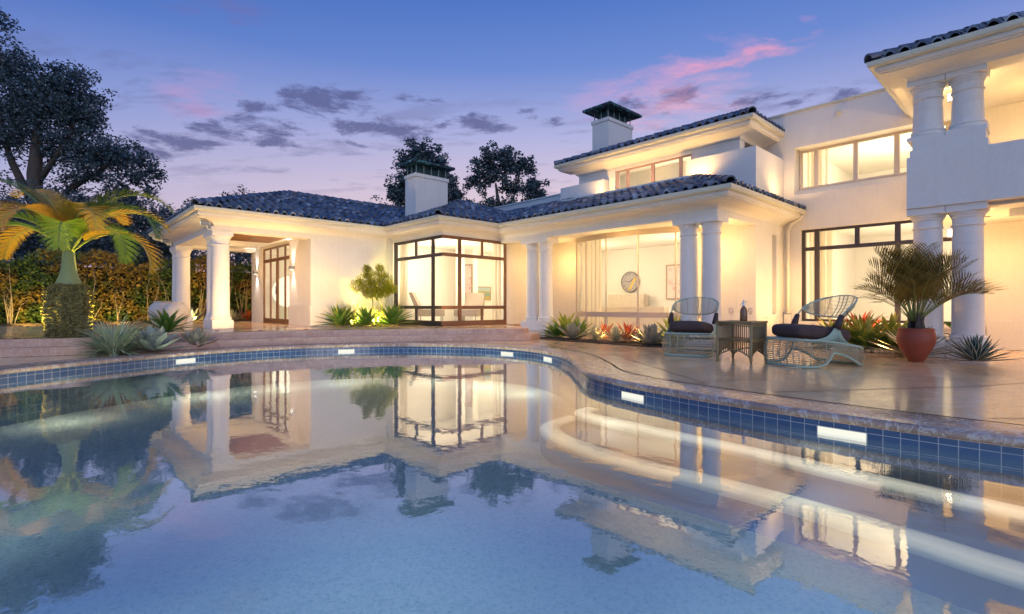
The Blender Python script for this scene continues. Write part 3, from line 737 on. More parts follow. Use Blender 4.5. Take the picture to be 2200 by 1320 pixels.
# facade lower
zt = 2.63
window_x(1.0, 4.2, 13.44, 0.47, 2.62, [(4.14, 0.07, 0.46, zt), (3.84, 0.10, 0.46, zt), (3.04, 0.09, 2.2, zt), (2.30, 0.10, 0.46, zt), (1.0, 0.07, 0.46, zt)],
         [(0.46, 0.05, 1.07, 4.14), (2.13, 0.085, 1.07, 4.14), (2.57, 0.06, 1.07, 4.14)], 'dark_frame')
window_x(1.0, 4.34, 13.70, 3.68, 4.60, [(4.28, 0.06, 3.66, 4.61), (3.93, 0.10, 3.66, 4.61), (3.13, 0.09, 3.66, 4.61), (2.36, 0.10, 3.66, 4.61), (1.5, 0.09, 3.66, 4.61)],
         [(3.66, 0.05, 1.0, 4.28), (4.55, 0.06, 1.0, 4.28)], 'light_frame')
window_x(6.26, 8.54, 12.02, 3.56, 4.62, [(8.50, 0.05, 3.55, 4.63), (8.14, 0.08, 3.55, 4.63), (7.35, 0.09, 3.55, 4.63), (6.55, 0.08, 3.55, 4.63), (6.25, 0.05, 3.55, 4.63)],
         [(3.55, 0.05, 6.3, 8.5), (4.59, 0.04, 6.3, 8.5)], 'mauve_frame')
# pavilion doors
d1 = window_x(15.24, 17.76, 5.44, 0.32, 2.64, [(15.22, 0.06, 0.275, 2.66), (17.72, 0.06, 0.275, 2.66), (15.80, 0.045, 0.3, 2.2), (16.42, 0.14, 0.3, 2.2), (17.1, 0.045, 0.3, 2.2), (15.80, 0.04, 2.3, 2.6), (16.46, 0.05, 2.3, 2.6), (17.1, 0.04, 2.3, 2.6)],
         [(0.276, 0.14, 15.28, 17.72), (2.2, 0.10, 15.28, 17.72), (2.6, 0.06, 15.28, 17.72)], 'bronze', depth=0.045, name='door')
mb = MB(); mb.tube([(5.43, 16.46, 1.15), (5.40, 16.46, 1.17), (5.40, 16.46, 1.43), (5.43, 16.46, 1.45)], 0.014, 6); mb.build('handle', 'steel_grey', d1)
# bow window of the loggia
bow = [(11.66, 9.55), (11.12, 9.26), (10.93, 8.77), (10.82, 8.02), (10.85, 7.08), (11.09, 6.2), (11.45, 5.55), (11.66, 5.42)]
def inset(pts, d):
    return [tuple(p) for p in offset_curve([Vector(p) for p in pts], d, False)]
def band(mb, pts, d0, d1, z0, z1):
    a, b = inset(pts, d0), inset(pts, d1)
    for i in range(len(pts) - 1):
        v = [(*a[i], z0), (*a[i + 1], z0), (*b[i + 1], z0), (*b[i], z0), (*a[i], z1), (*a[i + 1], z1), (*b[i + 1], z1), (*b[i], z1)]
        i0 = len(mb.v); mb.v += v
        for q in ((3, 2, 1, 0), (4, 5, 6, 7), (0, 1, 5, 4), (2, 3, 7, 6)): mb.face([i0 + k for k in q])
mb = MB()
band(mb, bow, -0.03, 0.05, 2.60, 2.70); band(mb, bow, -0.015, 0.05, 2.575, 2.60); band(mb, bow, -0.02, 0.05, 0.53, 0.66); band(mb, bow, -0.02, 0.05, 0.0, 0.10)
for x, y in bow[1:-1]:
    for k in range(1):
        mb.box(x - 0.03, x + 0.03, y - 0.03, y + 0.03, 0.10, 0.53); mb.box(x - 0.013, x + 0.013, y - 0.013, y + 0.013, 0.66, 2.575)
for (xa, ya), (xb, yb) in zip(bow[2:-2], bow[3:-1]):
    for t in ():
        x, y = xa + (xb - xa) * t, ya + (yb - ya) * t; mb.box(x - 0.03, x + 0.03, y - 0.04, y + 0.04, 0.10, 0.53)
bw = mb.build('bow_window', 'bow_frame', villa)
mb = MB()
for i in range(len(bow) - 1):
    a, b = inset(bow, 0.02)[i], inset(bow, 0.02)[i + 1]
    mb.quad((*a, 0.10), (*b, 0.10), (*b, 0.53), (*a, 0.53)); mb.quad((*a, 0.66), (*b, 0.66), (*b, 2.575), (*a, 2.575))
mb.build('pane', 'glass', bw)

# ---- ceilings, beams
wbox('ceiling', 'trim', 10.22, 11.655, 4.99, 10.975, 2.705, 2.76)
wbox('ceiling', 'trim', 3.48, 5.41, 14.06, 18.54, 2.72, 2.78)
wbox('ceiling', 'trim', 10.90, 13.335, -6.0, 1.70, 2.40, 2.445)
wbox('ceiling', 'trim', 11.055, 13.335, -6.0, 1.70, 4.61, 4.644)
wbox('ceiling_panel', 'wood_ceiling', 3.75, 5.10, 14.35, 16.2, 2.695, 2.719)
for b in [(9.78, 10.20, 4.58, 10.975, 2.62, 3.0), (10.20, 11.655, 4.58, 4.98, 2.62, 3.0), (3.07, 5.365, 13.65, 14.05, 2.62, 3.0), (3.07, 3.47, 14.05, 18.95, 2.62, 3.0), (3.47, 5.49, 18.55, 18.95, 2.62, 3.0),
          (10.65, 11.05, -6.0, 1.70, 4.60, 4.9), (11.05, 13.335, 1.32, 1.70, 4.645, 4.9), (11.5, 11.8, -6.0, 0.55, 2.28, 2.40)]:
    wbox('beam', 'trim', *b)
# balcony of the portico
mb = MB(); mb.box(10.65, 10.90, -6.0, 1.74, 2.45, 3.30); mb.box(10.90, 13.335, 1.58, 1.74, 2.45, 3.30); mb.box(10.90, 13.335, -6.0, 1.58, 2.45, 2.70)
bal = mb.build('balcony', 'stucco', villa)
mb = MB(); mb.box(10.665, 11.24, 0.74, 1.70, 3.303, 3.41); mb.box(10.69, 11.21, 0.77, 1.67, 3.409, 3.58); mb.build('plinth', 'stucco', bal)

# ---- columns
def column(x, y, z0, z1, r, half, plinth=0.2, ped=0.0):
    mb = MB(); c0 = x; 
    if ped: mb.box(x - half - 0.05, x + half + 0.05, y - half + 0.001, y + half - 0.001, z0 - ped, z0)
    mb.box(x - half, x + half, y - half + 0.001, y + half - 0.001, z0 + 0.001, z0 + plinth)
    mb.box(x - half, x + half, y - half + 0.001, y + half - 0.001, z1 - 0.115, z1 - 0.002)
    b, t = z0 + plinth, z1 - 0.115; rt = r * 0.93
    P = [(r * 1.20, b), (r * 1.24, b + 0.02), (r * 1.22, b + 0.045), (r * 1.10, b + 0.055), (r * 1.10, b + 0.07), (r * 1.16, b + 0.085), (r * 1.14, b + 0.105), (r * 1.05, b + 0.115), (r * 1.02, b + 0.15), (r, b + 0.19)]
    H = t - b
    for k in range(1, 4):
        zj = b + H * k / 4
        if zj > b + 0.25 and zj < t - 0.32: rr = r + (rt - r) * k / 4; P += [(rr, zj - 0.004), (rr - 0.004, zj), (rr, zj + 0.004)]
    P += [(rt, t - 0.235), (rt * 1.12, t - 0.225), (rt * 1.13, t - 0.21), (rt * 1.02, t - 0.195), (rt * 1.02, t - 0.105), (rt * 1.10, t - 0.085), (rt * 1.10, t - 0.065), (rt * 1.16, t - 0.055), (rt * 1.26, t - 0.015), (rt * 1.26, t)]
    i0 = len(mb.f)
    mb.lathe(P, x, y, 36)
    o = mb.build('column', 'column_stone', villa, smooth=True, angle=35)
    return o
for y in (9.385, 9.875): column(10.0, y, 0.20, 2.62, 0.185, 0.243, 0.20, ped=0.197)
for y in (4.80, 5.29): column(10.0, y, 0.003, 2.62, 0.185, 0.243)
for y in (13.87, 14.33, 18.25, 18.73): column(3.27, y, 0.277, 2.62, 0.20, 0.228)
for y in (1.00, 1.50):
    column(10.94, y, 0.003, 2.45, 0.205, 0.247, 0.235)
    column(10.94, y, 3.58, 4.60, 0.205, 0.247, 0.06)

# ---- cornices and gutters swept along the eaves
def sweep(path, prof, name, m, parent):
    """path: eave corners; prof: (inward offset, z). inward = left of travel"""
    P = [Vector(p) for p in path]; N = len(P); mb = MB()
    def off(i, d):
        if i == 0: t = (P[1] - P[0]).normalized(); return P[0] + Vector((-t.y, t.x)) * d
        if i == N - 1: t = (P[-1] - P[-2]).normalized(); return P[-1] + Vector((-t.y, t.x)) * d
        t1 = (P[i] - P[i - 1]).normalized(); t2 = (P[i + 1] - P[i]).normalized()
        n1 = Vector((-t1.y, t1.x)); n2 = Vector((-t2.y, t2.x)); bis = (n1 + n2); bis.normalize()
        return P[i] + bis * (d / bis.dot(n1))
    for o, z in prof: mb.v += [(*off(i, o), z) for i in range(N)]
    for k in range(len(prof) - 1):
        for i in range(N - 1): mb.face((k * N + i, k * N + i + 1, (k + 1) * N + i + 1, (k + 1) * N + i))
    for i, rev in ((0, False), (N - 1, True)):
        f = [k * N + i for k in range(len(prof))]; mb.face(f[::-1] if rev else f)
    return mb.build(name, m, parent, smooth=True, angle=28)
GP = [(0.10, 3.075), (0.015, 3.085), (0.0, 3.078), (0.0, 3.035), (0.008, 3.005), (0.03, 2.985), (0.085, 2.980), (0.092, 2.984), (0.092, 3.07)]
CP = [(0.094, 3.05), (0.094, 2.925), (0.105, 2.915), (0.125, 2.913), (0.125, 2.893), (0.14, 2.886), (0.165, 2.886), (0.165, 2.872), (0.25, 2.866), (0.33, 2.852), (0.40, 2.828), (0.455, 2.797), (0.485, 2.765), (0.497, 2.748), (0.503, 2.748), (0.60, 2.76), (0.60, 3.05)]
def eave(path, dz, name_path='gutter'):
    g = sweep(path, [(o, z + dz) for o, z in GP], 'gutter', 'gutter', villa)
    c_ = sweep(path, [(o, z + dz) for o, z in CP], 'cornice', 'trim', villa)
    return g, c_
# inward must be left of travel
eave([(2.57, 19.45), (2.57, 13.15), (7.26, 13.15), (7.26, 10.48), (9.28, 10.48), (9.28, 4.08), (13.338, 4.08)][::1], 0.0)
eave([(12.0, 10.40), (11.42, 10.40), (11.42, 4.55), (13.338, 4.55)], 1.965)
eave([(13.338, 2.20), (10.17, 2.20), (10.17, -6.0)], 1.825)
# downpipe
mb = MB(); mb.tube([(13.25, 4.14, 2.98), (13.25, 4.18, 2.90), (13.27, 4.40, 2.78), (13.27, 4.46, 2.62), (13.27, 4.46, 0.5)], 0.035, 10); mb.build('downpipe', 'trim', villa, smooth=True)
mb = MB(); mb.box(13.2, 13.335, 4.39, 4.53, 0.38, 0.62); mb.build('pipe_shoe', 'trim', villa)

# ---- tiled roofs
TW, TL = 0.205, 0.30
def pip(x, y, poly):
    c_ = False; j = len(poly) - 1
    for i in range(len(poly)):
        (xi, yi), (xj, yj) = poly[i], poly[j]
        if (yi > y) != (yj > y) and x < (xj - xi) * (y - yi) / (yj - yi) + xi: c_ = not c_
        j = i
    return c_
def tiles(mb, O, u, nn, z0, pitch, poly, umax, vmax):
    """O eave origin (x,y), u unit dir along the eave, nn unit inward dir; poly in (u,v)"""
    O, u, nn = Vector(O), Vector(u), Vector(nn); L = sqrt(1 + pitch * pitch); dv = TL / L
    prof = [(-0.5, 0.012), (-0.40, -0.004), (-0.31, 0.012), (-0.27, 0.040), (-0.19, 0.068), (-0.10, 0.084), (0.0, 0.090), (0.10, 0.084), (0.19, 0.068), (0.27, 0.040), (0.31, 0.012), (0.40, -0.004), (0.5, 0.012)]
    i = 0
    while (i + 0.5) * TW < umax + TW:
        uc = (i + 0.5) * TW; r = 0
        while r * dv < vmax:
            v0 = r * dv + 0.0; v1 = v0 + dv * 1.10; vc = v0 + dv * 0.5
            if pip(uc, max(vc, 0.01), poly):
                jt = random.uniform(-0.010, 0.010); ju = random.uniform(-0.009, 0.009); b = len(mb.v); m_ = len(prof)
                for (vv, lift, sc) in ((v0, 0.034, 1.06), (v1, 0.0, 0.92)):
                    for a, h in prof:
                        p = O + u * (uc + ju + a * TW * sc) + nn * vv
                        mb.v.append((p.x, p.y, z0 + pitch * vv + h * sc + lift + jt + 0.01))
                for k in range(m_ - 1): mb.face((b + k, b + k + 1, b + m_ + k + 1, b + m_ + k))
                # thickness at the nose
                b2 = len(mb.v)
                for a, h in prof:
                    p = O + u * (uc + ju + a * TW) + nn * (v0 + 0.002)
                    mb.v.append((p.x, p.y, z0 + pitch * v0 + h * 0.86 + 0.02 + jt))
                for k in range(m_ - 1): mb.face((b2 + k, b2 + k + 1, b + k + 1, b + k))
            r += 1
        i += 1
def roof_plane(mb, O, u, nn, z0, pitch, poly):
    O, u, nn = Vector(O), Vector(u), Vector(nn)
    mb.poly([(*(O + u * a + nn * v), z0 + pitch * v - 0.004) for a, v in poly])
def ridge(mb, a, b, r=0.085, step=0.27, lift=0.06):
    a, b = Vector(a), Vector(b); d = b - a; N = max(1, int(d.length / step)); t = d.normalized()
    side = t.cross(Vector((0, 0, 1))).normalized(); up = side.cross(t).normalized()
    for k in range(N):
        p0 = a + d * (k / N); p1 = a + d * ((k + 1.14) / N); base = len(mb.v); S = 10
        jt = random.uniform(-0.004, 0.004)
        for p, rr, lf in ((p0, r * 1.12, lift + 0.012 + jt), (p1, r * 0.92, lift + jt)):
            for q in range(S + 1):
                an = -0.25 + (pi + 0.5) * q / S; mb.v.append(tuple(p + side * cos(an) * rr + up * (sin(an) * rr + lf)))
        for q in range(S): mb.face((base + q, base + q + 1, base + S + 2 + q, base + S + 1 + q))
        c_ = len(mb.v)
        for q in range(S + 1):
            an = -0.25 + (pi + 0.5) * q / S; mb.v.append(tuple(p0 + t * 0.004 + side * cos(an) * rr * 0.94 * 1.12 + up * (sin(an) * r * 0.94 + lift)))
        for q in range(S): mb.face((c_ + q, c_ + q + 1, base + q + 1, base + q))
PI_ = 0.38
def hip_roof(x0, x1, y0, y1, z, faces, ridgetop=None, caps=(), name='roof'):
    hx = min((y1 - y0), (x1 - x0)) / 2
    mbT, mbU, mbR = MB(), MB(), MB()
    Lx, Ly = x1 - x0, y1 - y0
    F = {'S': ((x0, y0), (1, 0), (0, 1), Lx), 'W': ((x0, y1), (0, -1), (1, 0), Ly), 'N': ((x1, y1), (-1, 0), (0, -1), Lx), 'E': ((x1, y0), (0, 1), (-1, 0), Ly)}
    for k, (O, u, nn, L) in F.items():
        poly = [(0, 0), (L, 0), (L - hx, hx), (hx, hx)]
        if L - 2 * hx < 1e-6: poly = [(0, 0), (L, 0), (hx, hx)]
        roof_plane(mbU, O, u, nn, z, PI_, poly)
        if k in faces: tiles(mbT, O, u, nn, z, PI_, poly, L, hx)
    o = mbT.build(name, 'roof_tile', villa, smooth=True, angle=60)
    mbU.build('roof_base', 'roof_under', o)
    zt = z + PI_ * hx
    for cp in caps:
        if cp == 'SW': ridge(mbR, (x0 + 0.03, y0 + 0.03, z + 0.01), (x0 + hx, y0 + hx, zt))
        if cp == 'NW': ridge(mbR, (x0 + 0.03, y1 - 0.03, z + 0.01), (x0 + hx, y1 - hx, zt))
        if cp == 'SE': ridge(mbR, (x1 - 0.03, y0 + 0.03, z + 0.01), (x1 - hx, y0 + hx, zt))
        if cp == 'RX': ridge(mbR, (x0 + hx, (y0 + y1) / 2, zt), (x1 - hx, (y0 + y1) / 2, zt))
        if cp == 'RY': ridge(mbR, ((x0 + x1) / 2, y0 + hx, zt), ((x0 + x1) / 2, y1 - hx, zt))
    if mbR.v: mbR.build('ridge_cap', 'roof_tile', o, smooth=True, angle=60)
    return o
Z0 = 3.045
hip_roof(2.57, 15.0, 13.15, 19.45, Z0, 'SW', caps=('SW', 'NW', 'RX'))
hip_roof(7.26, 13.16, 10.48, 18.5, Z0, 'SWE', caps=('SW', 'SE', 'RY'))
hip_roof(11.42, 18.0, 4.55, 10.40, Z0 + 1.965, 'SW', caps=('SW', 'NW', 'RX'))
hip_roof(10.17, 17.0, -6.0, 2.20, Z0 + 1.825, 'NW', caps=('NW',))
# loggia roof, cut off against the terrace
mbT, mbU, mbR = MB(), MB(), MB()
Pm = [(0, 0), (9.42, 0), (9.42, 2.38), (5.52, 2.38), (5.52, 1.6), (1.6, 1.6)]     # u along +Y from (9.28,4.08); facing -X
# build with u running -Y so that left/right stay consistent
P2 = [(9.42 - a, v) for a, v in Pm][::-1]
tiles(mbT, (9.28, 13.5), (0, -1), (1, 0), Z0, PI_, P2, 9.42, 2.38); roof_plane(mbU, (9.28, 13.5), (0, -1), (1, 0), Z0, PI_, P2)
P3 = [(0, 0), (4.06, 0), (4.06, 0.5), (2.38, 0.5), (2.38, 1.6), (1.6, 1.6)]
tiles(mbT, (9.28, 4.08), (1, 0), (0, 1), Z0, PI_, P3, 4.06, 1.6); roof_plane(mbU, (9.28, 4.08), (1, 0), (0, 1), Z0, PI_, P3)
ridge(mbR, (9.31, 4.11, Z0 + 0.01), (10.86, 5.66, Z0 + PI_ * 1.58))
o = mbT.build('roof', 'roof_tile', villa, smooth=True, angle=60); mbU.build('roof_base', 'roof_under', o); mbR.build('ridge_cap', 'roof_tile', o, smooth=True, angle=60)
mb = MB(); mb.box(10.90, 11.66, 5.70, 9.6, 3.55, 3.745); mb.box(10.86, 10.92, 5.66, 9.62, 3.70, 3.795); i = len(mb.v)
mb.v += [(10.88, 9.60, 3.74), (11.66, 9.60, 3.74), (11.66, 9.60, 4.05), (10.88, 9.66, 3.74), (11.66, 9.66, 3.74), (11.66, 9.66, 4.05)]
for q in ((0, 1, 2), (5, 4, 3), (0, 2, 5, 3), (0, 3, 4, 1)): mb.face([i + k for k in q])
mb.build('flat_roof', 'flashing', villa)

# ---- chimneys
def chimney(x0, x1, y0, y1, zb, zt, ov=0.42):
    mb = MB(); mb.box(x0, x1, y0, y1, zb, zt - 0.10); mb.box(x0 - 0.03, x1 + 0.03, y0 - 0.03, y1 + 0.03, zt - 0.10, zt)
    ch = mb.build('chimney', 'stucco', villa)
    h = 0.29; mb = MB(); zc = zt + h
    a0, a1, b0, b1 = x0 - ov, x1 + ov, y0 - ov, y1 + ov
    base = len(mb.v)
    mb.v += [(a0, b0, zc), (a1, b0, zc), (a1, b1, zc), (a0, b1, zc), (a0, b0, zc + 0.075), (a1, b0, zc + 0.075), (a1, b1, zc + 0.075), (a0, b1, zc + 0.075), ((a0 + a1) / 2, (b0 + b1) / 2, zc + 0.12)]
    for q in ((3, 2, 1, 0), (0, 1, 5, 4), (1, 2, 6, 5), (2, 3, 7, 6), (3, 0, 4, 7), (4, 5, 8), (5, 6, 8), (6, 7, 8), (7, 4, 8)): mb.face([base + k for k in q])
    mb.build('cap', 'verdigris', ch)
    mb = MB(); mb.box(x0 + 0.13, x1 - 0.13, y0 + 0.12, y1 - 0.12, zt + 0.001, zc - 0.01); mb.build('flue', 'dark_copper', ch)
    nx, ny = max(2, round((x1 - x0) / 0.3)), max(1, round((y1 - y0) / 0.3))
    pts = [(x0 + 0.05 + (x1 - x0 - 0.1) * i / nx, y) for i in range(nx + 1) for y in (y0 + 0.05, y1 - 0.05)] + [(x, y0 + 0.05 + (y1 - y0 - 0.1) * i / ny) for i in range(1, ny) for x in (x0 + 0.05, x1 - 0.05)]
    for x, y in pts:
        mb = MB(); mb.tube([(x, y, zt), (x, y, zc + 0.005)], 0.016, 6); mb.build('post', 'pipe_copper', ch)
    return ch
chimney(8.43, 9.62, 13.33, 13.93, 3.2, 4.86, 0.17)
chimney(12.80, 14.08, 9.40, 10.02, 5.3, 6.60, 0.22)

# ---- rooms behind the glass (inside faces only, walls white-cream)
def room(x0, x1, y0, y1, z0, z1, openf, name='room'):
    mb = MB()
    V = lambda x, y, z: (x, y, z)
    q = {'E': [(x1, y0, z0), (x1, y0, z1), (x1, y1, z1), (x1, y1, z0)], 'W': [(x0, y0, z0), (x0, y1, z0), (x0, y1, z1), (x0, y0, z1)],
         'N': [(x0, y1, z0), (x1, y1, z0), (x1, y1, z1), (x0, y1, z1)], 'S': [(x0, y0, z0), (x0, y0, z1), (x1, y0, z1), (x1, y0, z0)],
         'F': [(x0, y0, z0), (x1, y0, z0), (x1, y1, z0), (x0, y1, z0)], 'C': [(x0, y0, z1), (x0, y1, z1), (x1, y1, z1), (x1, y0, z1)]}
    for k, v in q.items():
        if k not in openf: mb.quad(*v)
    return mb.build(name, 'interior', villa)
room(7.84, 12.4, 11.26, 13.98, 0.28, 2.68, 'WS', 'sitting_room')
wbox('room_pier', 'interior', 10.55, 10.75, 13.2, 13.97, 0.281, 2.679)
wbox('room_column', 'interior', 9.55, 9.75, 12.6, 12.8, 0.281, 2.679)
mb = MB(); mb.quad((10.03, 11.255, 0.28), (12.4, 11.255, 0.28), (12.4, 11.255, 2.68), (10.03, 11.255, 2.68)); mb.build('room_wall', 'interior', villa)
room(11.91, 14.4, 4.87, 10.9, 0.01, 2.70, 'W', 'living_room')
mb = MB(); mb.prism(inset(bow, 0.055), 2.68, 2.704); mb.prism(inset(bow, 0.055), 0.0, 0.012); mb.build('bow_soffit', 'interior', villa)
room(13.80, 18.5, -3.0, 4.3, 0.02, 2.9, 'W', 'dining_room')
room(13.80, 18.5, -3.0, 4.39, 3.2, 4.85, 'W', 'bedroom')
room(12.17, 16.5, 5.96, 9.65, 3.2, 4.88, 'W', 'gallery')
room(5.81, 8.0, 13.96, 18.64, 0.28, 2.75, 'W', 'guest_room')
# glazed doors at the back of the dining room, brightness painted in as emission
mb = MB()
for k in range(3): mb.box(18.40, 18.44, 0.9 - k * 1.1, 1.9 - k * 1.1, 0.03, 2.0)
mb.build('back_doors', 'door_glow', villa)

# ================================================================== PLANTS
def blade(mb, p0, az, elev, L, w_, curve, segs=6, fold=0.25, tipw=0.02, belly=0.45, roll=0.0):
    """one leaf starting at p0, heading az with elevation elev; curve = total change of elevation (negative droops)"""
    p = Vector(p0); e = elev; base = len(mb.v); st = L / segs
    side0 = Vector((-sin(az), cos(az), 0))
    for k in range(segs + 1):
        t = k / segs
        d = Vector((cos(az) * cos(e), sin(az) * cos(e), sin(e))); up = side0.cross(d) * -1
        side = side0 * cos(roll) + up * sin(roll)
        ww = w_ * (0.55 + 0.45 * min(1, t / belly)) if t < belly else w_ * (1 - ((t - belly) / (1 - belly)) ** 1.8)
        ww = max(ww, w_ * tipw) / 2
        mb.v += [tuple(p - side * ww + up * ww * fold), tuple(p), tuple(p + side * ww + up * ww * fold)]
        p = p + d * st; e += curve / segs
    for k in range(segs):
        a = base + 3 * k; t0, t1 = k / segs, (k + 1) / segs
        mb.face((a, a + 1, a + 4, a + 3), [(0, t0), (0.5, t0), (0.5, t1), (0, t1)])
        mb.face((a + 1, a + 2, a + 5, a + 4), [(0.5, t0), (1, t0), (1, t1), (0.5, t1)])
def rosette(name, m, loc, label, cat='agave', nl=26, L=0.42, w_=0.10, curve=0.35, lo=0.12, hi=1.4, group=None, fold=0.35, belly=0.5, rnd=0.12, segs=6, part='leaves'):
    mb = MB()
    for i in range(nl):
        t = i / max(1, nl - 1); az = i * 2.39996 + random.uniform(-rnd, rnd)
        el = lo + (hi - lo) * t ** 0.9 + random.uniform(-rnd, rnd) * 0.6
        l_ = L * (1.0 - 0.28 * t) * random.uniform(0.85, 1.1)
        r = 0.05 * (1 - t) * (L / 0.4)
        blade(mb, (r * cos(az), r * sin(az), 0.02 + 0.05 * t), az, el, l_, w_ * random.uniform(0.85, 1.1), curve * random.uniform(0.6, 1.3), segs, fold, 0.03, belly)
    o = mb.build(name, m, None, smooth=True, loc=loc)
    return tag(o, label, cat, group)
G1 = 'green agaves in front of the wing wall'
PZ = 0.275
rosette('agave', 'agave_green', (5.87, 12.95, PZ), 'green agave left of the uplight against the wing wall', nl=34, L=0.72, w_=0.13, curve=-0.35, group=G1, lo=0.1)
rosette('agave', 'agave_green', (6.48, 12.70, PZ), 'narrow green agave directly under the small yellow tree', nl=28, L=0.64, w_=0.115, curve=-0.3, group=G1, lo=0.15)
rosette('agave', 'agave_green', (7.10, 12.42, PZ), 'green agave nearest the dark bay window frame', nl=38, L=0.80, w_=0.13, curve=-0.4, group=G1, lo=0.1)
rosette('agave', 'agave_green', (6.35, 13.15, PZ), 'low green agave half hidden behind the narrow one', nl=24, L=0.42, w_=0.09, curve=-0.3, group=G1, lo=0.2)
# left cluster on the deck
mb = MB()
for i in range(330):
    az = random.uniform(0, 2 * pi); el = random.uniform(0.15, 1.45); rr = random.uniform(0, 0.14)
    blade(mb, (rr * cos(az), rr * sin(az), 0.0), az + random.uniform(-.4, .4), el, random.uniform(0.40, 0.78) * (0.8 + 0.35 * sin(el)), random.uniform(0.026, 0.042), -random.uniform(0.4, 1.3), 7, 0.3, 0.05, 0.3)
tag(mb.build('spiky_grass', 'silver_grass', None, True, (0.98, 11.05, 0.0)), 'large tuft of pale variegated grass by the left pool edge', 'ornamental grass')
rosette('agave', 'agave_silver', (1.52, 11.0, 0.0), 'big broad leaved grey agave beside the variegated grass', nl=24, L=0.54, w_=0.18, curve=0.15, lo=0.08, hi=1.35, fold=0.25, belly=0.6)
rosette('agave', 'agave_grey', (2.26, 11.36, 0.0), 'smaller grey agave at the right end of the left cluster', nl=30, L=0.46, w_=0.125, curve=0.2, lo=0.1, hi=1.4, fold=0.3, belly=0.55)
rosette('bromeliad', 'agave_green', (1.88, 11.95, 0.28), 'green spreading bromeliad behind the big grey agave', 'bromeliad', nl=36, L=0.66, w_=0.085, curve=-0.5, lo=0.1, hi=1.35)
rosette('agave', 'agave_silver', (3.75, 19.75, 0.22), 'pale agave seen between the two pavilion column pairs', nl=30, L=0.62, w_=0.13, curve=0.1, lo=0.15, hi=1.4)
rosette('agave', 'agave_cream', (5.0, 19.75, 0.22), 'cream spiky agave behind the pavilion floor', nl=46, L=0.55, w_=0.06, curve=0.05, lo=0.12, hi=1.5)
rosette('bromeliad', 'red_leaf', (5.55, 19.85, 0.22), 'red bromeliad behind the pavilion next to the cream agave', 'bromeliad', nl=24, L=0.55, w_=0.07, curve=-0.2, lo=0.3, hi=1.4)
# bed in front of the bow window
G2 = 'plants in the bed before the bow window'
rosette('agave', 'agave_green', (9.58, 8.62, 0.0), 'dark green agave at the left end of the bow window bed', nl=26, L=0.50, w_=0.10, curve=-0.35, lo=0.15, group=G2)
rosette('bromeliad', 'agave_lime', (10.0, 8.72, 0.0), 'tall yellow green bromeliad at the left of the bow window bed', 'bromeliad', nl=34, L=0.82, w_=0.11, curve=-0.35, lo=0.25, hi=1.5, group=G2)
rosette('agave', 'agave_grey', (9.42, 7.95, 0.0), 'left grey agave of the bow window bed', nl=24, L=0.50, w_=0.135, curve=0.15, lo=0.08, hi=1.45, group=G2, belly=0.55)
rosette('agave', 'agave_green', (9.88, 8.15, 0.0), 'upright green agave behind the left grey agave', nl=20, L=0.62, w_=0.085, curve=-0.3, lo=0.35, hi=1.45, group=G2)
rosette('agave', 'agave_cream', (9.42, 7.28, 0.0), 'left cream striped spiky agave before the red leaves', nl=54, L=0.42, w_=0.038, curve=0.05, lo=0.1, hi=1.5, group=G2)
rosette('agave', 'agave_cream', (9.36, 6.66, 0.0), 'right cream striped spiky agave before the red leaves', nl=58, L=0.45, w_=0.038, curve=0.05, lo=0.1, hi=1.5, group=G2)
rosette('bromeliad', 'red_leaf', (9.80, 7.30, 0.0), 'red bromeliad behind the left cream agave', 'bromeliad', nl=22, L=0.52, w_=0.06, curve=-0.2, lo=0.4, hi=1.4, group=G2)
rosette('bromeliad', 'red_leaf', (9.72, 6.62, 0.0), 'fuller red bromeliad behind the right cream agave', 'bromeliad', nl=30, L=0.58, w_=0.065, curve=-0.25, lo=0.3, hi=1.4, group=G2)
rosette('bromeliad', 'bromeliad', (9.62, 6.18, 0.0), 'low dark bromeliad between the cream and grey agaves', 'bromeliad', nl=28, L=0.34, w_=0.06, curve=-0.3, lo=0.1, hi=1.3, group=G2)
rosette('agave', 'agave_grey', (9.28, 5.72, 0.0), 'largest grey agave at the right of the bow window bed', nl=30, L=0.56, w_=0.135, curve=0.12, lo=0.06, hi=1.45, group=G2, belly=0.55)
rosette('bromeliad', 'agave_lime', (9.75, 5.50, 0.0), 'yellow green bromeliad behind the front wicker chair', 'bromeliad', nl=36, L=0.80, w_=0.10, curve=-0.35, lo=0.25, hi=1.5, group=G2)
mb = MB(); mb.prism([(9.25, 8.95), (8.98, 8.2), (8.95, 5.75), (9.15, 5.35), (9.65, 5.2), (9.74, 5.5), (9.74, 9.1)], 0.001, 0.02)
tag(mb.build('planting_bed', 'soil'), kind='structure')
# right bed of bromeliads
G3 = 'bromeliads below the facade window'
for k, (x, y, L, lb, m_) in enumerate([(11.35, 2.95, 0.79, 'bromeliad just behind the side facing wicker chair', 'bromeliad'), (11.62, 2.58, 0.90, 'second bromeliad from the left below the facade window', 'bromeliad'), (11.15, 2.42, 0.74, 'front bromeliad between the wicker chair and the red pot', 'bromeliad'),
                                   (11.75, 2.15, 0.95, 'tall bromeliad behind the left fronds of the potted palm', 'bromeliad'), (11.25, 2.02, 0.70, 'low bromeliad beside the left of the red pot', 'bromeliad'), (12.1, 2.75, 0.96, 'rear bromeliad with red centre under the window sill', 'red_leaf')]):
    rosette('bromeliad', m_, (x, y, 0.0), lb, 'bromeliad', nl=40, L=L, w_=0.095, curve=-0.5, lo=0.05, hi=1.4, group=G3)
mb = MB(); mb.prism([(10.95, 3.3), (10.8, 2.4), (10.9, 1.85), (12.9, 1.85), (12.9, 3.3)], 0.001, 0.02); tag(mb.build('planting_bed', 'soil'), kind='structure')
mb = MB()
